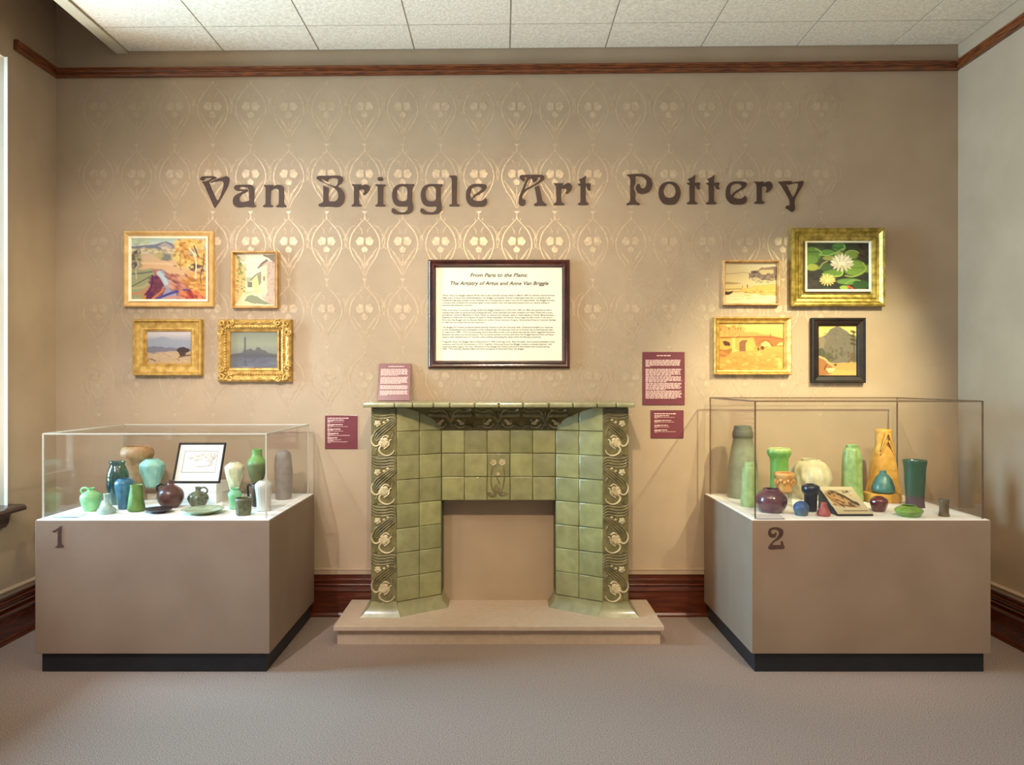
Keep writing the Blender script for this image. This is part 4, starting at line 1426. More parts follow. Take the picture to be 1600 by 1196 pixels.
# 8 dark mountain
p = Paint((215, 205, 825, 1000), 120)
p.grad([(205, 'dcc068'), (330, 'e0c878'), (500, 'a89470'), (1000, 'c89c5c')])
p.poly([(215, 400), (330, 360), (400, 270), (500, 215), (560, 240), (640, 290), (710, 350), (825, 420), (825, 800), (560, 820), (380, 780), (215, 680)], '776c5c', 1, 8)
p.poly([(215, 400), (300, 380), (340, 430), (300, 560), (215, 600)], '9c8c6c', .6, 8)
p.poly([(215, 580), (270, 560), (330, 620), (390, 640), (430, 700), (480, 740), (400, 780), (215, 690)], '58563f', 1, 8)
p.daubs(50, (300, 280, 780, 760), 24, ['6c6050', '85785f', '5f5848', '7c705c'], .5, .8)
p.daubs(20, (420, 560, 600, 760), 22, ['4c4c38', '5c5844'], .5, .7)
p.poly([(215, 690), (270, 700), (370, 770), (410, 830), (460, 900), (500, 940), (380, 980), (215, 1000)], 'a87040', 1, 6)
p.line([(230, 700), (320, 740), (380, 800), (480, 860)], 26, 'e4b878')
p.poly([(330, 880), (500, 880), (510, 930), (380, 960)], 'e8cc90', .9, 6)
p.poly([(400, 800), (700, 790), (825, 790), (825, 1000), (380, 1000), (480, 900)], 'cc9c58', .95, 10)
p.poly([(500, 910), (825, 920), (825, 1000), (380, 1000)], 'dcac60', .9, 8)
p.ell(480, 830, 26, 14, '4c2c14')
p.line([(340, 830), (310, 900)], 14, '54300f')
for y_ in (310, 375, 435, 500):
    p.ell(755, y_, 48, 20, '44381f', .9, .3, .3)
p.line([(760, 300), (770, 520), (775, 760)], 16, '54452c')
p.daubs(20, (680, 640, 820, 780), 16, ['6c5434', '54442c'], .8, 1)
p.grain(.06)
framed('framed_painting', 'upright black framed painting of a dark mountain above pale rocks', 'painting', (1268, 497, 1351.8, 598.8), M['blackwood'],
       [(0, 0), (0, .034), (.004, .040), (.010, .040), (.018, .034), (.040, .028), (.046, .020), (.049, .018), (.049, 0)],
       (1280.3, 509.8, 1338.9, 585.9), p)

# ------------------------------------------------------------------ framed text panel
def text_obj(s, size, shear=0.0, bold=0.0, sx=None, res=2):
    cu = bpy.data.curves.new('t', 'FONT')
    cu.body = s
    cu.size = size
    cu.shear = shear
    cu.offset = bold
    cu.resolution_u = res
    o = bpy.data.objects.new('t', cu)
    COL.objects.link(o)
    dg = bpy.context.evaluated_depsgraph_get()
    me = bpy.data.meshes.new_from_object(o.evaluated_get(dg))
    bpy.data.objects.remove(o)
    xs_ = [v.co.x for v in me.vertices]
    a_, b_ = min(xs_), max(xs_)
    k = (sx / (b_ - a_)) if sx else 1.0
    me.transform(Matrix.Translation((-a_ * k, 0, 0)) @ Matrix.Diagonal((k, 1, 1, 1)))
    me.transform(Matrix.Rotation(pi / 2, 4, 'X'))
    v = [tuple(q.co) for q in me.vertices]
    f = [tuple(q.vertices) for q in me.polygons]
    bpy.data.meshes.remove(me)
    return v, f


yp = D - .028
(xa, za), (xb, zb) = W(668.7, 405.5, yp), W(890.5, 575.7, yp)
w, h = xb - xa, za - zb
cx_, cz_ = (xa + xb) / 2, (za + zb) / 2
panel = thing('framed_text_panel', 'wide white text panel in a dark mahogany frame above the mantel', 'text panel', (cx_, D, cz_))
frame_loops(w, h, [(0, 0), (0, .018), (.004, .024), (.012, .028), (.020, .024), (.026, .022), (.031, .027), (.037, .027), (.043, .018), (.049, .016), (.049, 0)]).obj('frame', M['mahog'], panel, 30)
mb = MB()
(pa, qa), (pb, qb) = W(680, 417, D - .012), W(878.5, 564.5, D - .012)
mb.box((pa - cx_, -.012, qb - cz_), (pb - cx_, -.006, qa - cz_))
mb.obj('text_sheet', M['paper'], panel)
mb = MB()
ty = -.0128


def put(s, px0, px1, pybase, size, shear=0.0, bold=0.0):
    (X0, Z0), (X1, _) = W(px0, pybase, D - .013), W(px1, pybase, D - .013)
    v, f = text_obj(s, size, shear, bold, X1 - X0)
    mb.add([(x + X0 - cx_, ty, z + Z0 - cz_) for x, y, z in v], f)


fx_ = lambda x: 660 + x * .15884
fy_ = lambda y: 395 + y * .15884
put('From Paris to the Plains:', fx_(470), fx_(1040), fy_(238), .0335, .3, .0005)
put('The Artistry of Artus and Anne Van Briggle', fx_(275), fx_(1240), fy_(318), .0335, .3, .0005)
body = [(427, 1305, 'When Artus Van Briggle stepped off the train at the Colorado Springs station in March 1899, he carried a secret formula.'),
        (452, 1262, 'After years of study and experimentation, Van Briggle successfully revived a matte glaze that was in contrast to the'),
        (476, 1300, 'traditional high-gloss potters of the Victorian Era. Coming west to seek a cure for his tuberculosis, Van Briggle founded'),
        (500, 1250, 'a pottery that combined his innovative glaze, unique artistic vision and expressive pieces from our natural setting to'),
        (524, 495, 'revolutionize American ceramics.'),
        (572, 1270, 'Prior to arriving in Colorado Springs, Artus Van Briggle studied art in Paris from 1893 to 1896. His experiences there'),
        (597, 1280, 'transformed both his personal and professional lives. Artus attended the Julian Academy and often visited the Louvre'),
        (621, 1295, 'and Sevres Ceramics Museums in Paris. There he admired the delicate, dead or matte glazes of China\'s Ming Dynasty.'),
        (645, 1280, 'Inspired to rediscover the long-lost formula for these beautifully soft finishes, Artus began his life\'s work. It was also in'),
        (669, 1312, 'Paris that Van Briggle met his fiancee, fellow art student Anne Lawrence Gregory. Anne joined Artus in Colorado Springs'),
        (693, 618, 'in 1900 and the couple married two years later.'),
        (741, 1283, 'Van Briggle Art Pottery produced award-winning ceramics in the Art Nouveau style. Understood largely as a response'),
        (765, 1283, 'to the mechanization and urbanization of the industrial age, Art Nouveau (new art in French) was an international style'),
        (789, 1300, 'in vogue from 1890 - 1910, incorporating natural decorative motifs such as plants and animals, which suggested harmony'),
        (813, 1292, 'between the object and its decoration. The innovative pottery of Artus and Anne Van Briggle featured flora and fauna'),
        (837, 1170, 'found in their adopted home of Colorado, while perfectly epitomizing the values of the Art Nouveau movement.'),
        (884, 1303, 'Tragically, Artus Van Briggle died of tuberculosis in 1904 at the age of 35. After his death, Anne became president of the'),
        (908, 1270, 'company until she left the business in 1912. Together, Artus and Anne Van Briggle created a uniquely inspired - and'),
        (932, 1250, 'enduring artistic legacy. The over 100 pieces of Van Briggle Art Pottery featured in this exhibit were created during'),
        (954, 1002, '1900 - 1912 and thus directly reflect the work and genius of Artus and Anne Van Briggle.')]
for y_, x1_, s_ in body:
    put(s_, fx_(197), fx_(x1_), fy_(y_), .0132, 0, .00018)
mb.obj('printed_text', M['ink'], panel)

# ------------------------------------------------------------------ maroon labels
M['maroon'] = noise_mat('maroon_card', '6c323a', '743840', 8, 0.35, coat=0.15)
M['pinktext'] = noise_mat('pale_print', 'd8b4ac', 'e4c4b8', 8, 0.5)


def label_card(name, label, w, h, th, lines, loc, rx=0.0):
    """lines=[(x0,x1,z,thickness)] in 0..1 of the card, z from the top"""
    r = thing(name, label, 'label', loc)
    m_ = MB()
    m_.bevel_box((-w / 2, -th, 0), (w / 2, 0, h), min(.002, th * .45))
    m_.obj('card', M['maroon'], r)
    m_ = MB()
    rs = random.Random(3)
    for x0_, x1_, z_, t_ in lines:
        x = x0_
        while x < x1_ - .01:
            l = min(rs.uniform(.04, .11), x1_ - x)
            zz = h - z_ * h
            m_.box((-w / 2 + x * w, -th - .0004, zz - t_ * h / 2), (-w / 2 + (x + l) * w, -th + .0002, zz + t_ * h / 2))
            x += l + .014
    m_.obj('printed_text', M['pinktext'], r)
    r.rotation_euler = (rx, 0, 0)
    return r


def para(blocks, x0_, x1_, pitch, thick, rs):
    out = []
    for z0_, n_, last in blocks:
        for i in range(n_):
            out.append((x0_, (x1_ - rs.uniform(0, .05)) if i < n_ - 1 else last, z0_ + i * pitch, thick))
    return out


rs_ = random.Random(5)
big = [(.34, .68, .07, .018)] + para([(.155, 7, .18), (.325, 7, .70), (.465, 6, .58), (.59, 7, .55), (.735, 8, .80)], .075, .93, .0195, .012, rs_)
(xa, za), (xb, zb) = W(1003.4, 550.2), W(1069.6, 633.2)
label_card('wall_label', 'tall maroon text panel on the wall, right of the mantel shelf', xb - xa, za - zb, .006, big, ((xa + xb) / 2, D, zb))


def list_lines(groups, x0_):
    out = []
    for z_, l1, l2, l3 in groups:
        out += [(x0_, l1, z_, .026), (x0_, x0_ + .18, z_ + .028, .014), (x0_, l2, z_ + .058, .012), (x0_, x0_ + l3, z_ + .085, .012)]
    return out


(xa, za), (xb, zb) = W(1016.5, 641), W(1068, 685)
label_card('wall_label', 'small maroon label below the tall maroon panel, beside the second case', xb - xa, za - zb, .006,
           [(.11, .77, .13, .035)] + list_lines([(.20, .55, .72, .1), (.37, .62, .70, .1), (.54, .52, .56, .08), (.71, .52, .76, .09)], .11), ((xa + xb) / 2, D, zb))
(xa, za), (xb, zb) = W(508, 649.3), W(558.6, 701.7)
label_card('wall_label', 'small square maroon label on the wall, left of the fireplace', xb - xa, za - zb, .006,
           [(.08, .75, .085, .028)] + list_lines([(.14, .58, .60, .1), (.275, .55, .72, .1), (.41, .48, .56, .08), (.54, .42, .77, .09), (.67, .38, .5, .0), (.73, .45, .70, .1)], .08), ((xa + xb) / 2, D, zb))
# card leaning on the shelf against the wall
sm = [(.30, .80, .08, .022)] + para([(.155, 7, .60), (.375, 7, .70), (.60, 4, .90), (.74, 5, .30)], .07, .93, .027, .017, rs_)
yb = D - .075
X0, _ = W(589.5, 626, yb)
X1, _ = W(640.5, 626, yb)
hh = .246
label_card('mantel_label', 'glossy maroon text card standing on the mantel shelf, leaning on the wall', X1 - X0, hh, .006, sm, ((X0 + X1) / 2, yb, MZ + .0008), -math.asin((.072) / hh))
# ------------------------------------------------------------------ display cases
DZ = .784
M['acry_edge_l'] = acrylic_mat('acrylic_edge_pale', (0.80, 0.78, 0.70), w=.55)
M['acry_edge_d'] = acrylic_mat('acrylic_edge_dark', (0.50, 0.36, 0.20), w=.08)
M['acry'] = acrylic_mat('acrylic_sheet', (0.985, 0.985, 0.98))


def bonnet(root, x0, x1, y0, y1, z0, z1, em):
    """five-sided acrylic cover as sheets with denser edges"""
    t = .006
    sheets = [('front_pane', (x0, y0, z0), (x1, y0 + t, z1)), ('rear_pane', (x0, y1 - t, z0), (x1, y1, z1)),
              ('side_pane', (x0, y0 + t, z0), (x0 + t, y1 - t, z1)), ('side_pane', (x1 - t, y0 + t, z0), (x1, y1 - t, z1)),
              ('top_pane', (x0, y0, z1), (x1, y1, z1 + t))]
    for nm, a, b in sheets:
        m_ = MB()
        m_.box(a, b)
        m_.obj(nm, M['acry'], root)
    e = .0035
    m_ = MB()
    for x in (x0, x1):
        for y in (y0, y1):
            m_.box((x - e, y - e, z0), (x + e, y + e, z1 + t))
    for y in (y0, y1):
        m_.box((x0, y - e, z1 + t - e), (x1, y + e, z1 + t + e))
    for x in (x0, x1):
        m_.box((x - e, y0, z1 + t - e), (x + e, y1, z1 + t + e))
    m_.obj('glued_edges', em, root)


CF, CB = 3.76, 4.655
cases = [('1', -2.387, -1.190, 1.216, M['acry_edge_l'],
          'taupe display plinth marked 1, with black toe kick, beside the window wall', 'clear acrylic cover on the plinth marked 1, lower of the two covers'),
         ('2', 1.275, 2.495, 1.384, M['acry_edge_d'],
          'taupe display plinth marked 2, with black toe kick, nearest the right wall', 'tall clear acrylic cover on the plinth marked 2')]
numg = {'1': ([[(640, 168, C), (633, 400), (626, 700), (645, 860), (712, 940), (670, 976, C), (420, 976, C), (403, 960), (480, 890), (488, 700), (495, 320, C), (400, 390), (330, 402), (283, 365, C), (400, 318), (500, 250), (580, 190)]], 70, 815),
        '2': ([[(620, 218), (780, 240), (900, 310), (931, 430), (890, 540), (790, 650), (650, 730), (530, 820), (525, 850), (560, 885), (830, 885, C), (843, 800), (833, 760), (870, 738), (910, 770), (940, 880), (972, 970), (930, 1022), (700, 1025), (500, 1047), (390, 1025), (358, 980), (430, 860), (560, 720), (680, 620), (750, 520), (768, 440), (740, 360), (680, 310), (590, 290), (510, 310), (470, 360), (480, 430), (540, 475), (600, 460), (642, 398), (668, 440), (665, 520), (610, 587), (540, 605), (450, 590), (380, 520), (357, 428), (380, 330), (460, 250)]], 1185, 815)}
for num, xa, xb, gz, em, lab, lab2 in cases:
    r = thing('display_plinth', lab, 'plinth', ((xa + xb) / 2, 4.2, 0))
    m_ = MB()
    m_.bevel_box((xa, CF, .10), (xb, CB, DZ - .003), .003)
    m_.obj('body', M['case'], r)
    m_ = MB()
    m_.box((xa + .022, CF + .023, 0), (xb - .022, CB - .01, .10))
    m_.obj('toe_kick', M['toe'], r)
    m_ = MB()
    m_.box((xa + .004, CF + .004, DZ - .003), (xb - .004, CB - .004, DZ))
    m_.obj('deck', M['deck'], r)
    cont, fx0, fy0 = numg[num]
    me = fill_mesh('number', glyph(cont, fx0, fy0, 50 / 1196, CF), .003)
    me.materials.append(M['letter'])
    o = bpy.data.objects.new('number', me)
    COL.objects.link(o)
    me.transform(Matrix.Translation((0, CF - .0012, 0)))
    o.parent = r
    settle(r)
    b = thing('acrylic_cover', lab2, 'display cover', ((xa + xb) / 2, 4.2, DZ))
    bonnet(b, xa + .025, xb - .025, CF + .026, CB - .05, DZ + .001, gz, em)
    settle(b)


# ------------------------------------------------------------------ pottery
def deck_y(ypx):
    return (HC - DZ) * F / (ypx - HY)


def vessel(name, label, cat, cx, yt, yb, prof, mat, base_y=None, zb=None, group=None, mod=None, wall=.10, handle=None, seg=48, hmat=None, rims=None, inner=True, extra=None):
    """prof: [(full width px, 0..1 height)] bottom to top; base_y centre distance and zb base height when it stands on a riser"""
    rb = prof[0][0] / 2
    if base_y is None:
        y0 = deck_y(yb)
        y = y0 / (1 - rb / F)
        zb = DZ
    else:
        y = base_y
    k = y / F
    x = (cx - CX) * k
    if base_y is None:
        ztop = HC - (yt - HY) * k
        H = ztop - zb
    else:
        H = (yb - yt) * k
    P = [(0.0, 0.0)] + cat_rom([(w / 2 * k, t * H) for w, t in prof], 5)
    P = [(max(a, 0.0001), max(b, 0)) for a, b in P]
    rt = P[-1][0]
    th = max(.003, rt * wall)
    if inner:
        P += [(rt - th * .35, H + th * .3), (rt - th, H - th * .2)]
        ins = [(max(a - th * 1.3, .002), b) for a, b in P[1:-2] if .12 * H < b < .93 * H]
        P += ins[::-1] + [(.0005, .1 * H)]
    has_parts = handle is not None or extra is not None
    m_ = MB()
    m_.lathe(P, (0, 0, 0), seg, mod)
    if has_parts:
        root = thing(name, label, cat, (x, y, zb + .0005), group)
        m_.obj('body', mat, root)
        if handle:
            for pts, r in handle:
                h_ = MB()
                h_.tube([(a * k, (pts_y[0] if pts_y else 0) * k, b * H) for a, b, *pts_y in cat_rom([q if len(q) > 2 else (q[0], q[1], 0) for q in pts], 6)], r * k, 8)
                h_.obj('handle', hmat or mat, root)
        if extra:
            extra(root, k, H)
        return root
    o = m_.obj(name, mat)
    o.location = (x, y, zb + .0005)
    return tag(o, label, cat, group)


def relief_mod(n=7, amp=.04, tw=3.0, seed=0, z0=0.0, z1=1.0):
    def f(a, t, i):
        if t < z0 or t > z1:
            return 1
        w_ = sin(pi * (t - z0) / (z1 - z0 + 1e-6))
        return 1 + amp * w_ * (sin(n * a + tw * t * 6 + seed) + .6 * sin((n - 2) * a - tw * 4 * t + seed * 2) + .4 * sin(2 * n * a + seed))
    return f


def ribs(n, amp, t0=0, t1=1):
    return lambda a, t, i: 1 + (amp * abs(cos(n * a / 2)) if t0 < t < t1 else 0)


def pot(key, c1, c2, **k):
    M[key] = glaze(key, c1, c2, **k)
    return M[key]


V1 = 'pottery in the first display case'
V2 = 'pottery in the second display case'
g = pot('mint_green', '74a468', '8ab87c', rough=.5)
vessel('jug', 'small light green jug with a loop handle at the left end of case 1', 'jug', 142, 763, 800.5,
       [(19, 0), (21, .06), (27, .3), (30.5, .55), (28, .72), (16, .84), (10, .88), (9, .95), (11, 1)], g, handle=[([(-4, .93), (-8, 1.0), (-13, .97), (-14.5, .85), (-11, .74)], 2.0)], group=V1)
g = pot('pale_grey_blue', 'a4b4a4', '7f958c', rough=.3, coat=.3)
vessel('bottle', 'small pale grey bottle with wide flat base and narrow neck, front of case 1', 'vase', 166.5, 772, 805,
       [(24, 0), (27, .12), (26, .22), (18, .34), (10, .5), (8, .8), (9, 1)], g, group=V1)
g = pot('dark_teal_gloss', '16323a', '2c4a2c', rough=.12, coat=.8, scale=12)


def lip(a, t, i):
    return 1 + (.32 * max(0, cos(a - 2.6)) ** 3 * max(0, (t - .82) / .18) + .04 * sin(3 * a))


vessel('pitcher', 'tall glossy dark teal pitcher with a pinched lip', 'pitcher', 183, 722, 790,
       [(19, 0), (21, .06), (30, .35), (33, .55), (31, .72), (25, .86), (21, .93), (24, 1)], g, mod=lip, group=V1)
g = pot('slate_blue', '2c5870', '3f7088', rough=.35, coat=.3)
vessel('vase', 'slate blue vase with rounded shoulders in front of the dark teal pitcher', 'vase', 194.5, 748.5, 797,
       [(17, 0), (19, .06), (21.5, .3), (24, .55), (28.5, .8), (27, .91), (20, .97), (17, 1)], g, group=V1)
g = pot('leaf_green', '506e30', '68863e', rough=.5)
vessel('vase', 'green vase tapering up from a wide base, left half of case 1', 'vase', 213, 758, 801,
       [(21, 0), (25, .05), (25.5, .15), (22, .45), (19, .75), (18, .92), (19, 1)], g, group=V1, mod=relief_mod(5, .03, 1))
g = pot('tan_brown', '8f6c46', 'b08a60', rough=.55)
vessel('vase', 'large tan vase with a swollen collar at the back of case 1', 'vase', 214.5, 698, 783,
       [(27, 0), (27, .1), (27, .35), (29, .55), (35, .68), (46, .80), (49, .88), (44, .96), (38, 1)], g, group=V1, mod=relief_mod(5, .012, 1))


def riser(label, cxp, zt, y, w, d, group):
    """small clear acrylic riser, an upturned U"""
    x = (cxp - CX) * y / F
    r = thing('acrylic_riser', label, 'riser', (x, y, DZ), group)
    t = .004
    m_ = MB()
    m_.box((-w / 2, -d / 2, zt - DZ - t), (w / 2, d / 2, zt - DZ))
    m_.obj('top_plate', M['riser'], r)
    for s in (-1, 1):
        m_ = MB()
        xa_ = s * w / 2
        m_.box((min(xa_, xa_ - s * t), -d / 2, .0), (max(xa_, xa_ - s * t), d / 2, zt - DZ - t))
        m_.obj('side_plate', M['riser'], r)
    return r


M['riser'] = acrylic_mat('riser_acrylic', (0.90, 0.90, 0.86), w=.06)
g = pot('aqua', '84b8ac', '9cc8b4', rough=.45)
yv = 4.34
zr = HC - (761 - HY) * yv / F
riser('clear riser under the round aqua vase', 238, zr, yv, .115, .11, 'clear risers')
vessel('vase', 'round aqua vase with leaf relief on a clear riser', 'vase', 238, 718, 761,
       [(19, 0), (21, .04), (27, .28), (34, .58), (37, .76), (34, .86), (24, .96), (18, 1)], g, base_y=yv, zb=zr, mod=relief_mod(8, .035, 1.2, 1), seg=80, group=V1)
g = pot('oxblood_brown', '4a2824', '5c3830', rough=.35, coat=.25)
vessel('jug', 'round brown jug with a dark loop handle in front of the framed drawing', 'jug', 266.5, 751, 794.5,
       [(18, 0), (26, .05), (36, .22), (40, .42), (35, .62), (22, .76), (11, .84), (9, .92), (10, 1)], g,
       handle=[([(-5, .80), (-12, .86), (-19, .82), (-21.5, .70), (-20, .58)], 1.9)], hmat=pot('black_brown', '1c1818', '2a2422', rough=.3), group=V1)


def dish(name, label, cx, yt, yb, wpx, mat, group, hgt, tilt=0.0, ring=None, foot=.55):
    k0 = deck_y(yb) / F
    R = wpx / 2 * k0 * 1.03
    y = deck_y(yb) + R * .93
    R = wpx / 2 * y / F
    x = (cx - CX) * y / F
    P = [(0.0002, 0), (R * foot, 0), (R * (foot + .03), hgt * .2), (R * .8, hgt * .5), (R * .99, hgt * .94), (R, hgt), (R * .98, hgt * 1.04), (R * .8, hgt * .72), (R * .6, hgt * .5), (.0005, hgt * .42)]
    m_ = MB()
    m_.lathe(P, (0, 0, 0), 56)
    o = m_.obj(name, mat)
    o.location = (x, y, DZ + .0005 + (sin(abs(tilt)) * R * foot if tilt else 0))
    o.rotation_euler = (0, tilt, 0)
    return tag(o, label, 'dish', group), x, y, R


g = pot('plum_black', '241e26', '332a34', rough=.35, coat=.2)
dish('dish', 'small shallow plum black dish in front of the round brown jug', 247.5, 792, 805, 43, g, V1, .022, 0.0, foot=.4)
g = pot('mottled_olive', '343c2c', '75785c', rough=.35, scale=55, coat=.2)
vessel('jug', 'small mottled olive jug with a thin handle behind the plate', 'jug', 309.5, 761.5, 793,
       [(16, 0), (22, .06), (30, .32), (31.5, .45), (27, .62), (16, .74), (8.5, .79), (8, .93), (9.5, 1)], g,
       handle=[([(4, .92), (9, .99), (13.5, .90), (14.5, .78), (11.5, .66)], 1.3)], group=V1)
g = pot('plate_green', 'a8ae84', '7f8c6c', rough=.3, scale=30, coat=.4)
dish('plate', 'mottled pale green plate with a raised rim near the front of case 1', 317, 791, 808, 64, g, V1, .024)

# white riser block with the framed drawing leaning back on it
mb = MB()
xa_, xb_ = -1.905, -1.660
mb.bevel_box((xa_, 4.27, DZ), (xb_, 4.47, .896), .002)
blk = mb.obj('riser_block', M['deck'])
blk.data.transform(Matrix.Translation((1.78, -4.37, -DZ)))
blk.location = (-1.78, 4.37, DZ + .0005)
tag(blk, 'white riser block under the small framed drawing', 'riser')
M['printpaper'] = attr_mat('drawing_paper', .4)
p = Paint((100, 175, 610, 600), 120)
p.grad([(175, 'f6f0ec'), (600, 'f6ece0')])
p.poly([(180, 258), (520, 258), (485, 495), (130, 495)] if False else [(170, 255), (545, 255), (545, 495), (170, 495)], 'f4e4d4')
for a_, b_ in (((170, 255), (545, 255)), ((545, 255), (545, 495)), ((545, 495), (170, 495)), ((170, 495), (170, 255))):
    p.line([a_, b_], 6, '7a665c')
p.line([(330, 435), (440, 425), (500, 410), (490, 380)], 10, '9c8070', .8)
for pts in ([(470, 410), (500, 340), (520, 280)], [(490, 330), (470, 300), (480, 280)], [(500, 350), (525, 330), (535, 300)]):
    p.line(pts, 9, '8c7468', .8)
p.daubs(50, (230, 290, 520, 370), 8, ['b8a090', 'a89080', 'c8b4a4'], .6, 2)
p.grain(.02)
fw, fh = .278, .245
r = thing('framed_drawing', 'small black framed pencil drawing leaning on the white block', 'framed drawing', (-1.788, 4.302, .8975))
frame_loops(fw, fh, [(0, .0), (0, .014), (.002, .016), (.008, .016), (.010, .012), (.010, .0)]).obj('frame', M['blackwood'], r)
p.mesh('drawing', fw - .012, fh - .012, M['printpaper'], r, -.006)
for c in r.children:
    c.data.transform(Matrix.Translation((0, 0, fh / 2)))
m_ = MB()
m_.add([(-.03, .001, .16), (.03, .001, .16), (.03, .075, -.0), (-.03, .075, -.0), (-.03, .004, .16), (.03, .004, .16), (.03, .079, 0), (-.03, .079, 0)],
       [(0, 1, 2, 3), (4, 5, 6, 7), (0, 1, 5, 4), (2, 3, 7, 6), (1, 2, 6, 5), (0, 3, 7, 4)])
r.rotation_euler = (-math.asin(.098 / fh), 0, 0)
r.rotation_euler[0] = -.41

g = pot('cream_green', 'c8c49c', 'd4cfac', rough=.55)
yv = 4.24
zr = HC - (766 - HY) * yv / F
riser('clear riser under the pale cream green vase', 366.5, zr, yv, .10, .10, 'clear risers')
vessel('vase', 'pale cream green vase with swirling relief standing on a clear riser', 'vase', 366.5, 723, 766,
       [(13, 0), (15, .05), (19, .25), (24, .5), (29, .78), (27, .88), (17, .97), (14, 1)], g, base_y=yv, zb=zr, mod=relief_mod(7, .055, 1.8, 2), seg=80, group=V1)
g = pot('jade', '6ea878', '88bc8c', rough=.5)
vessel('vase', 'small bright jade vase with a pinched neck below the cream green vase', 'vase', 367, 763, 797,
       [(15, 0), (17, .05), (16, .2), (17, .42), (20.5, .66), (18, .8), (12, .9), (14, 1)], g, group=V1)
g = pot('green_over_brown', '5c6440', '6c7048', rough=.45, z=(.10, .135, '6f9a50'))
yv = 4.38
zr = HC - (754 - HY) * yv / F
riser('clear riser under the big shouldered green vase', 402, zr, yv, .12, .11, 'clear risers')
vessel('vase', 'big shouldered vase, green above and brown below, on a clear riser', 'vase', 401.5, 702.5, 754,
       [(16, 0), (18, .04), (24, .22), (30, .48), (29, .62), (20, .74), (15.5, .82), (15, .94), (16, 1)], g, base_y=yv, zb=zr, group=V1)
g = pot('dark_umber', '33261e', '4a3a30', rough=.35, coat=.2)
vessel('mug', 'dark brown mug with a square black handle behind the white ribbed vase', 'mug', 403, 757, 793,
       [(17, 0), (19, .08), (20, .4), (20, .8), (19, 1)], g, handle=[([(-8, .95), (-14, .97), (-16, .9), (-15.5, .6), (-14.5, .38)], 1.8)],
       hmat=M['black_brown'], group=V1)
g = pot('olive_bark', '4a4a30', '6c6a48', rough=.45, scale=50, bump=.6)
vessel('cup', 'squat olive brown beaker with carved sides at the front right of case 1', 'cup', 380.5, 778.5, 807,
       [(21, 0), (22, .08), (23.5, .4), (25, .75), (26.5, .88), (24, 1)], g, mod=relief_mod(4, .03, .5, 1), group=V1)
g = pot('white_grey', 'b8b4a8', 'cfcbc0', rough=.35, scale=12, coat=.3)
vessel('vase', 'white ribbed vase with rounded shoulders next to the grey tall vase', 'vase', 412, 751.5, 800,
       [(21, 0), (23, .03), (20.5, .1), (20.5, .35), (23, .6), (25.5, .82), (22, .93), (13, 1)], g, mod=ribs(26, .05, .05, .9), seg=130, group=V1)
g = pot('warm_grey', '6c645e', '7f766e', rough=.6)


def shoulder(a, t, i):
    return 1 + (.05 * sin(3 * a + 4 * t) if t > .6 else .02 * sin(3 * a)) + (.04 * sin(5 * a) if t > .85 else 0)


vessel('vase', 'tall warm grey vase with a sculpted top at the right end of case 1', 'vase', 443, 704, 782,
       [(24, 0), (24.5, .03), (26.5, .3), (28, .5), (26.5, .7), (24, .88), (19, .96), (11, 1)], g, mod=shoulder, group=V1)


def flat_card(label, pts, mat, edge):
    P_ = [((a - CX) * deck_y(b) / F, deck_y(b)) for a, b in pts]
    cx_ = sum(q[0] for q in P_) / len(P_)
    cy_ = sum(q[1] for q in P_) / len(P_)
    r = thing('caption_card', label, 'caption card', (cx_, cy_, DZ))
    m_ = MB()
    m_.prism([(x - cx_, y - cy_) for x, y in P_], .0006, .004)
    m_.obj('sheet', mat, r)
    m_ = MB()
    a_, b_ = P_[0], P_[1]
    m_.tube([(a_[0] - cx_, a_[1] - cy_ - .001, .0026), (b_[0] - cx_, b_[1] - cy_ - .001, .0026)], .0018, 6)
    m_.obj('edge', edge, r)
    return r


M['bluecard'] = noise_mat('blue_white_card', 'c8dce4', 'd4e4ea', 5, .3)
M['tealedge'] = noise_mat('teal_edge', '2c5c6c', '3c6c7c', 5, .3)
M['greyedge'] = noise_mat('grey_edge', '4c4458', '5c5468', 5, .3)
M['clearcard'] = noise_mat('white_card', 'e6e0da', 'ece6e0', 5, .2)
flat_card('pale blue card lying flat at the left front of case 1', [(82, 809.5), (121, 809.5), (138, 802.5), (104, 802.5)], M['bluecard'], M['tealedge'])
flat_card('white card lying flat at the left front of case 2', [(1182, 812), (1226, 812), (1218, 805), (1172, 805)], M['clearcard'], M['greyedge'])

# ---- case 2
g = pot('sage_grey', '6f7a62', '828c74', rough=.6, z=(.30, .345, '5c6450'))
vessel('bottle', 'tall grey green bottle vase at the left back of case 2', 'vase', 1160.5, 666, 781,
       [(45, 0), (46.5, .03), (45, .2), (43, .45), (38, .62), (32, .76), (29.5, .82), (31.5, .86), (31, .90), (27.5, .96), (26, 1)], g, group=V2)
g = pot('pale_leaf', '7c9c5c', '98b478', rough=.5)
vessel('vase', 'slim light green relief vase standing before the tall grey green bottle', 'vase', 1171, 723, 793.5,
       [(26, 0), (27, .04), (25, .3), (23, .6), (21, .85), (17, .9), (16, .95), (14, 1)], g, mod=relief_mod(4, .05, .3, 1), group=V2)
yv = 4.36
zr = HC - (769 - HY) * yv / F
g = pot('grass_green', '5a8a3a', '6c9c48', rough=.45, z=(.235, .262, 'b8bc7c'))
riser('clear riser under the green vase with the ruffled rim', 1217, zr, yv, .11, .10, 'clear risers')
vessel('vase', 'bright green vase with a knobbly ruffled rim in case 2', 'vase', 1217.5, 701, 769,
       [(27, 0), (27.5, .05), (27, .3), (27, .6), (28, .76), (32, .84), (35, .9), (34, .97), (30, 1)], g, base_y=yv, zb=zr,
       mod=lambda a, t, i: 1 + (.05 * cos(11 * a) if t > .8 else 0), group=V2)
yv = 4.17
zr = HC - (768.5 - HY) * yv / F
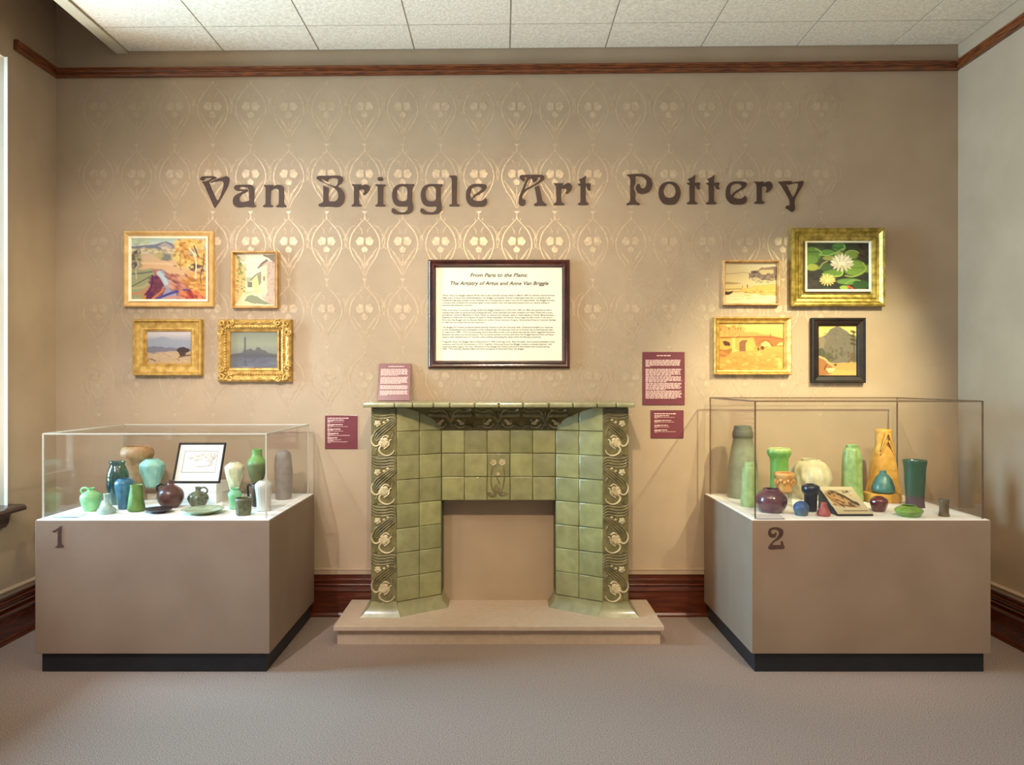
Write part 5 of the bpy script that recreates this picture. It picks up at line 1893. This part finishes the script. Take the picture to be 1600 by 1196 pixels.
g = pot('orange_tan', 'c08848', 'd8a462', rough=.5)
riser('tall clear riser under the orange tan cup', 1226, zr, yv, .062, .06, 'clear risers')


def cup_figures(root, k, H):
    for s in (-1, 1):
        m_ = MB()
        m_.tube([(s * a * k, -b * k, c_ * H) for a, b, c_ in cat_rom([(12.5, 3, .66), (15.5, 3, .55), (14, 3, .38), (11, 3, .3)], 5)], 1.8 * k, 6)
        m_.obj('handle', M['orange_tan'], root)
    m_ = MB()
    for i in range(7):
        a_ = -2.7 + i * .42
        m_.ball((13 * k * cos(a_), 13 * k * sin(a_), (.5 + .1 * (i % 2)) * H), 2.6 * k, 0, 6, (1, 1, 1.4))
    m_.obj('relief_band', M['orange_tan'], root)


vessel('cup', 'small orange tan cup with side loops, raised on a clear riser', 'cup', 1225, 739, 768.5,
       [(21, 0), (22.5, .04), (23.5, .3), (26, .6), (30, .78), (31, .9), (28.5, 1)], g, base_y=yv, zb=zr, extra=cup_figures, group=V2)
g = pot('bone_white', 'b4aa88', 'c8be9c', rough=.6)
vessel('vase', 'large round bone white vase with leaf relief in case 2', 'vase', 1266.5, 717.5, 783,
       [(30, 0), (34, .04), (50, .25), (58, .45), (60, .58), (55, .76), (42, .9), (29, .955), (27, 1)], g, mod=relief_mod(13, .03, 1.6, 1, .1, .92), seg=110, group=V2)
g = pot('purple_brown', '50303a', '6a4248', rough=.2, coat=.6)
vessel('vase', 'round glossy purple brown vase at the left front of case 2', 'vase', 1205, 764, 803,
       [(30, 0), (35, .05), (45, .26), (49, .48), (45, .7), (34, .88), (26, .96), (25, 1)], g, group=V2)
g = pot('steel_blue', '3c5468', '5c6c6c', rough=.45, z=(.02, .05, '34507c'))
vessel('vase', 'tiny round steel blue pot beside the purple brown vase', 'vase', 1252, 784, 807.3,
       [(17, 0), (19.5, .06), (20, .16), (23.5, .45), (23, .66), (16, .9), (9, 1)], g, group=V2)
g = pot('navy_black', '14182c', '1c2034', rough=.3, coat=.4)
vessel('vase', 'dark navy vase with a mushroom shaped top', 'vase', 1266.5, 757, 801,
       [(18, 0), (18.5, .06), (19.5, .4), (20.5, .6), (26, .72), (27.5, .84), (25, .94), (17, .99), (14, 1)], g, group=V2)
g = pot('rose_red', '94403c', 'ac5850', rough=.5)
vessel('vase', 'tiny rose red pear shaped bottle in front of the tilted picture', 'vase', 1287, 786, 808.3,
       [(17, 0), (20, .1), (19.5, .3), (13, .6), (9.5, .85), (9, 1)], g, group=V2)

# tilted picture on a black wedge
p = Paint((645, 522, 935, 672), 120)
p.c[:] = np.array(lin('dccaa0'))
p.line([(670, 548), (800, 545), (905, 545)], 5, 'b09c74')
p.line([(715, 655), (800, 655), (920, 655)], 6, '8c7858')
p.poly([(660, 560), (700, 540), (760, 560), (830, 600), (880, 640), (700, 630), (660, 600)], 'c08c54', .8, 8)
p.line([(690, 560), (730, 552), (800, 575), (850, 610), (880, 620)], 18, '3c3426')
p.line([(660, 560), (680, 590), (740, 625), (840, 630)], 9, '8c5c30')
p.line([(720, 580), (760, 600), (820, 610)], 16, 'd8a870')
p.daubs(24, (670, 545, 880, 635), 7, ['4c4030', '8c6038', 'c89860'], .7, 2)
p.grain(.05)
pw, ph_ = .187, .262
ang = math.asin(.113 / ph_)
r = thing('tilted_picture', 'small coloured print lying tilted on a black wedge in case 2', 'picture', ((1336.5 - CX) * 3.865 / F, 3.865, DZ))
m_ = MB()
w2 = pw / 2
dy, dz = ph_ * cos(ang), ph_ * sin(ang)
m_.add([(-w2, 0, .0006), (w2, 0, .0006), (w2, dy, .0006), (-w2, dy, .0006), (-w2, 0, .008), (w2, 0, .008), (w2, dy, dz), (-w2, dy, dz)],
       [(0, 1, 2, 3), (4, 5, 6, 7), (0, 1, 5, 4), (1, 2, 6, 5), (2, 3, 7, 6), (3, 0, 4, 7)])
m_.obj('wedge', M['toe'], r)
c = p.mesh('print', pw - .006, ph_ - .006, M['printpaper'], r, 0)
c.data.transform(Matrix.Rotation(-(pi / 2 - ang), 4, 'X'))
c.data.transform(Matrix.Translation((0, dy / 2, dz / 2 + .0100)))

g = pot('stalk_green', '748f52', '92a96a', rough=.4, coat=.15)
vessel('vase', 'tall light green vase moulded like leaf stalks in case 2', 'vase', 1331.5, 695.5, 786,
       [(33, 0), (32, .05), (29, .25), (28, .5), (27, .75), (23, .9), (18.5, .96), (18.5, 1)], g, mod=ribs(7, .10, .03, .93), seg=70, group=V2)

# yellow tapering piece with a ledge; the teal pot sits on the ledge
g = pot('mustard', 'c08c34', 'd8a448', rough=.55)
yc = 4.45
k = yc / F
r = thing('vase', 'tall mustard yellow tapering square vase with a ledge at its foot', 'vase', ((1380.5 - CX) * k, yc, DZ), V2)
zt_ = HC - (671 - HY) * k - DZ
m_ = MB()
lv = [(55, 0), (53, .05), (50, .12), (44, .3), (38, .5), (34, .62), (31, .70), (27, .76), (25.5, .85), (24, 1)]
N = 32


def sq(a, w_, t):
    e = 3.2
    q = (abs(cos(a)) ** e + abs(sin(a)) ** e) ** (-1 / e)
    wob = 1 + (.05 * sin(4 * a + 9 * t) if t > .62 else .015 * sin(3 * a))
    return w_ / 2 * k * q * .93 * wob


vv = []
LV = cat_rom(lv, 4)
LV += [(LV[-1][0] - 5, 1.0), (LV[-1][0] - 7, .9)]
for w_, t in LV:
    for i in range(N):
        a_ = 2 * pi * i / N
        q = sq(a_, w_, t)
        vv.append((q * cos(a_), q * sin(a_) * .8, t * zt_ + .0006))
ff = [(j * N + i, j * N + (i + 1) % N, (j + 1) * N + (i + 1) % N, (j + 1) * N + i) for j in range(len(LV) - 1) for i in range(N)]
ff += [tuple(range(N)), tuple((len(LV) - 1) * N + i for i in range(N))]
m_.add(vv, ff, 0, True)
m_.obj('body', g, r)
m_ = MB()
m_.bevel_box((-.166, -.185, .0006), (.010, -.06, .055), .006)
m_.obj('ledge', g, r)
m_ = MB()
for s in (-1, 1):
    for a_, b_ in ((.95, .72), (.84, .66)):
        m_.tube(cat_rom([(s * .006, -.052, zt_ * a_), (s * .022, -.050, zt_ * (a_ + b_) / 2), (s * .040, -.044, zt_ * (b_ - .02))], 6), .008, 7, taper=lambda t: 1 - .5 * t)
m_.obj('leaf_relief', g, r)
g = pot('sea_teal', '35605c', '4a7c74', rough=.4, coat=.2)
yv = yc - .137
zl_ = DZ + .0556
kk = yv / F
yb_ = HY + (HC - zl_) / kk
vessel('vase', 'small triangular teal pot sitting on the ledge of the mustard vase', 'vase', 1380, yb_ - 34, yb_,
       [(24, 0), (32, .06), (33.5, .2), (28, .5), (19, .76), (11, .88), (9, .95), (9, 1)], g, base_y=yv, zb=zl_, group=V2)
g = pot('crimson', '4a0c18', '6a1420', rough=.1, coat=1.0)
vessel('vase', 'small glossy crimson bowl vase in case 2', 'vase', 1373, 776.5, 801,
       [(17, 0), (20, .08), (25.5, .4), (27.5, .62), (24, .84), (15, .97), (12, 1)], g, group=V2, mod=relief_mod(4, .03, .4))
g = pot('lime_green', '66882c', '7c9e3e', rough=.3, coat=.4)
vessel('vase', 'low lime green bowl vase with an angular rim in case 2', 'vase', 1420, 790.5, 809.5,
       [(27, 0), (31, .1), (40, .45), (41, .58), (33, .8), (24, .92), (21, 1)], g, group=V2)
g = pot('forest_purple', '4a3440', '5c4048', rough=.35, z=(.055, .07, '2c4a34'), coat=.2)
vessel('vase', 'tall dark green cylinder vase with a purple foot', 'vase', 1429.5, 719.5, 795,
       [(29, 0), (28, .04), (26.5, .14), (27, .3), (29.5, .55), (31, .8), (34, .94), (35, 1)], g, group=V2)
g = pot('drab_brown', '54432c', '6c583c', rough=.5)
vessel('vase', 'smallest brown cylinder vase standing alone at the right of case 2', 'vase', 1475, 780.5, 808.5,
       [(16.5, 0), (15, .1), (13.5, .3), (13.5, .6), (15, .85), (14.5, 1)], g, group=V2)

bpy.context.view_layer.update()
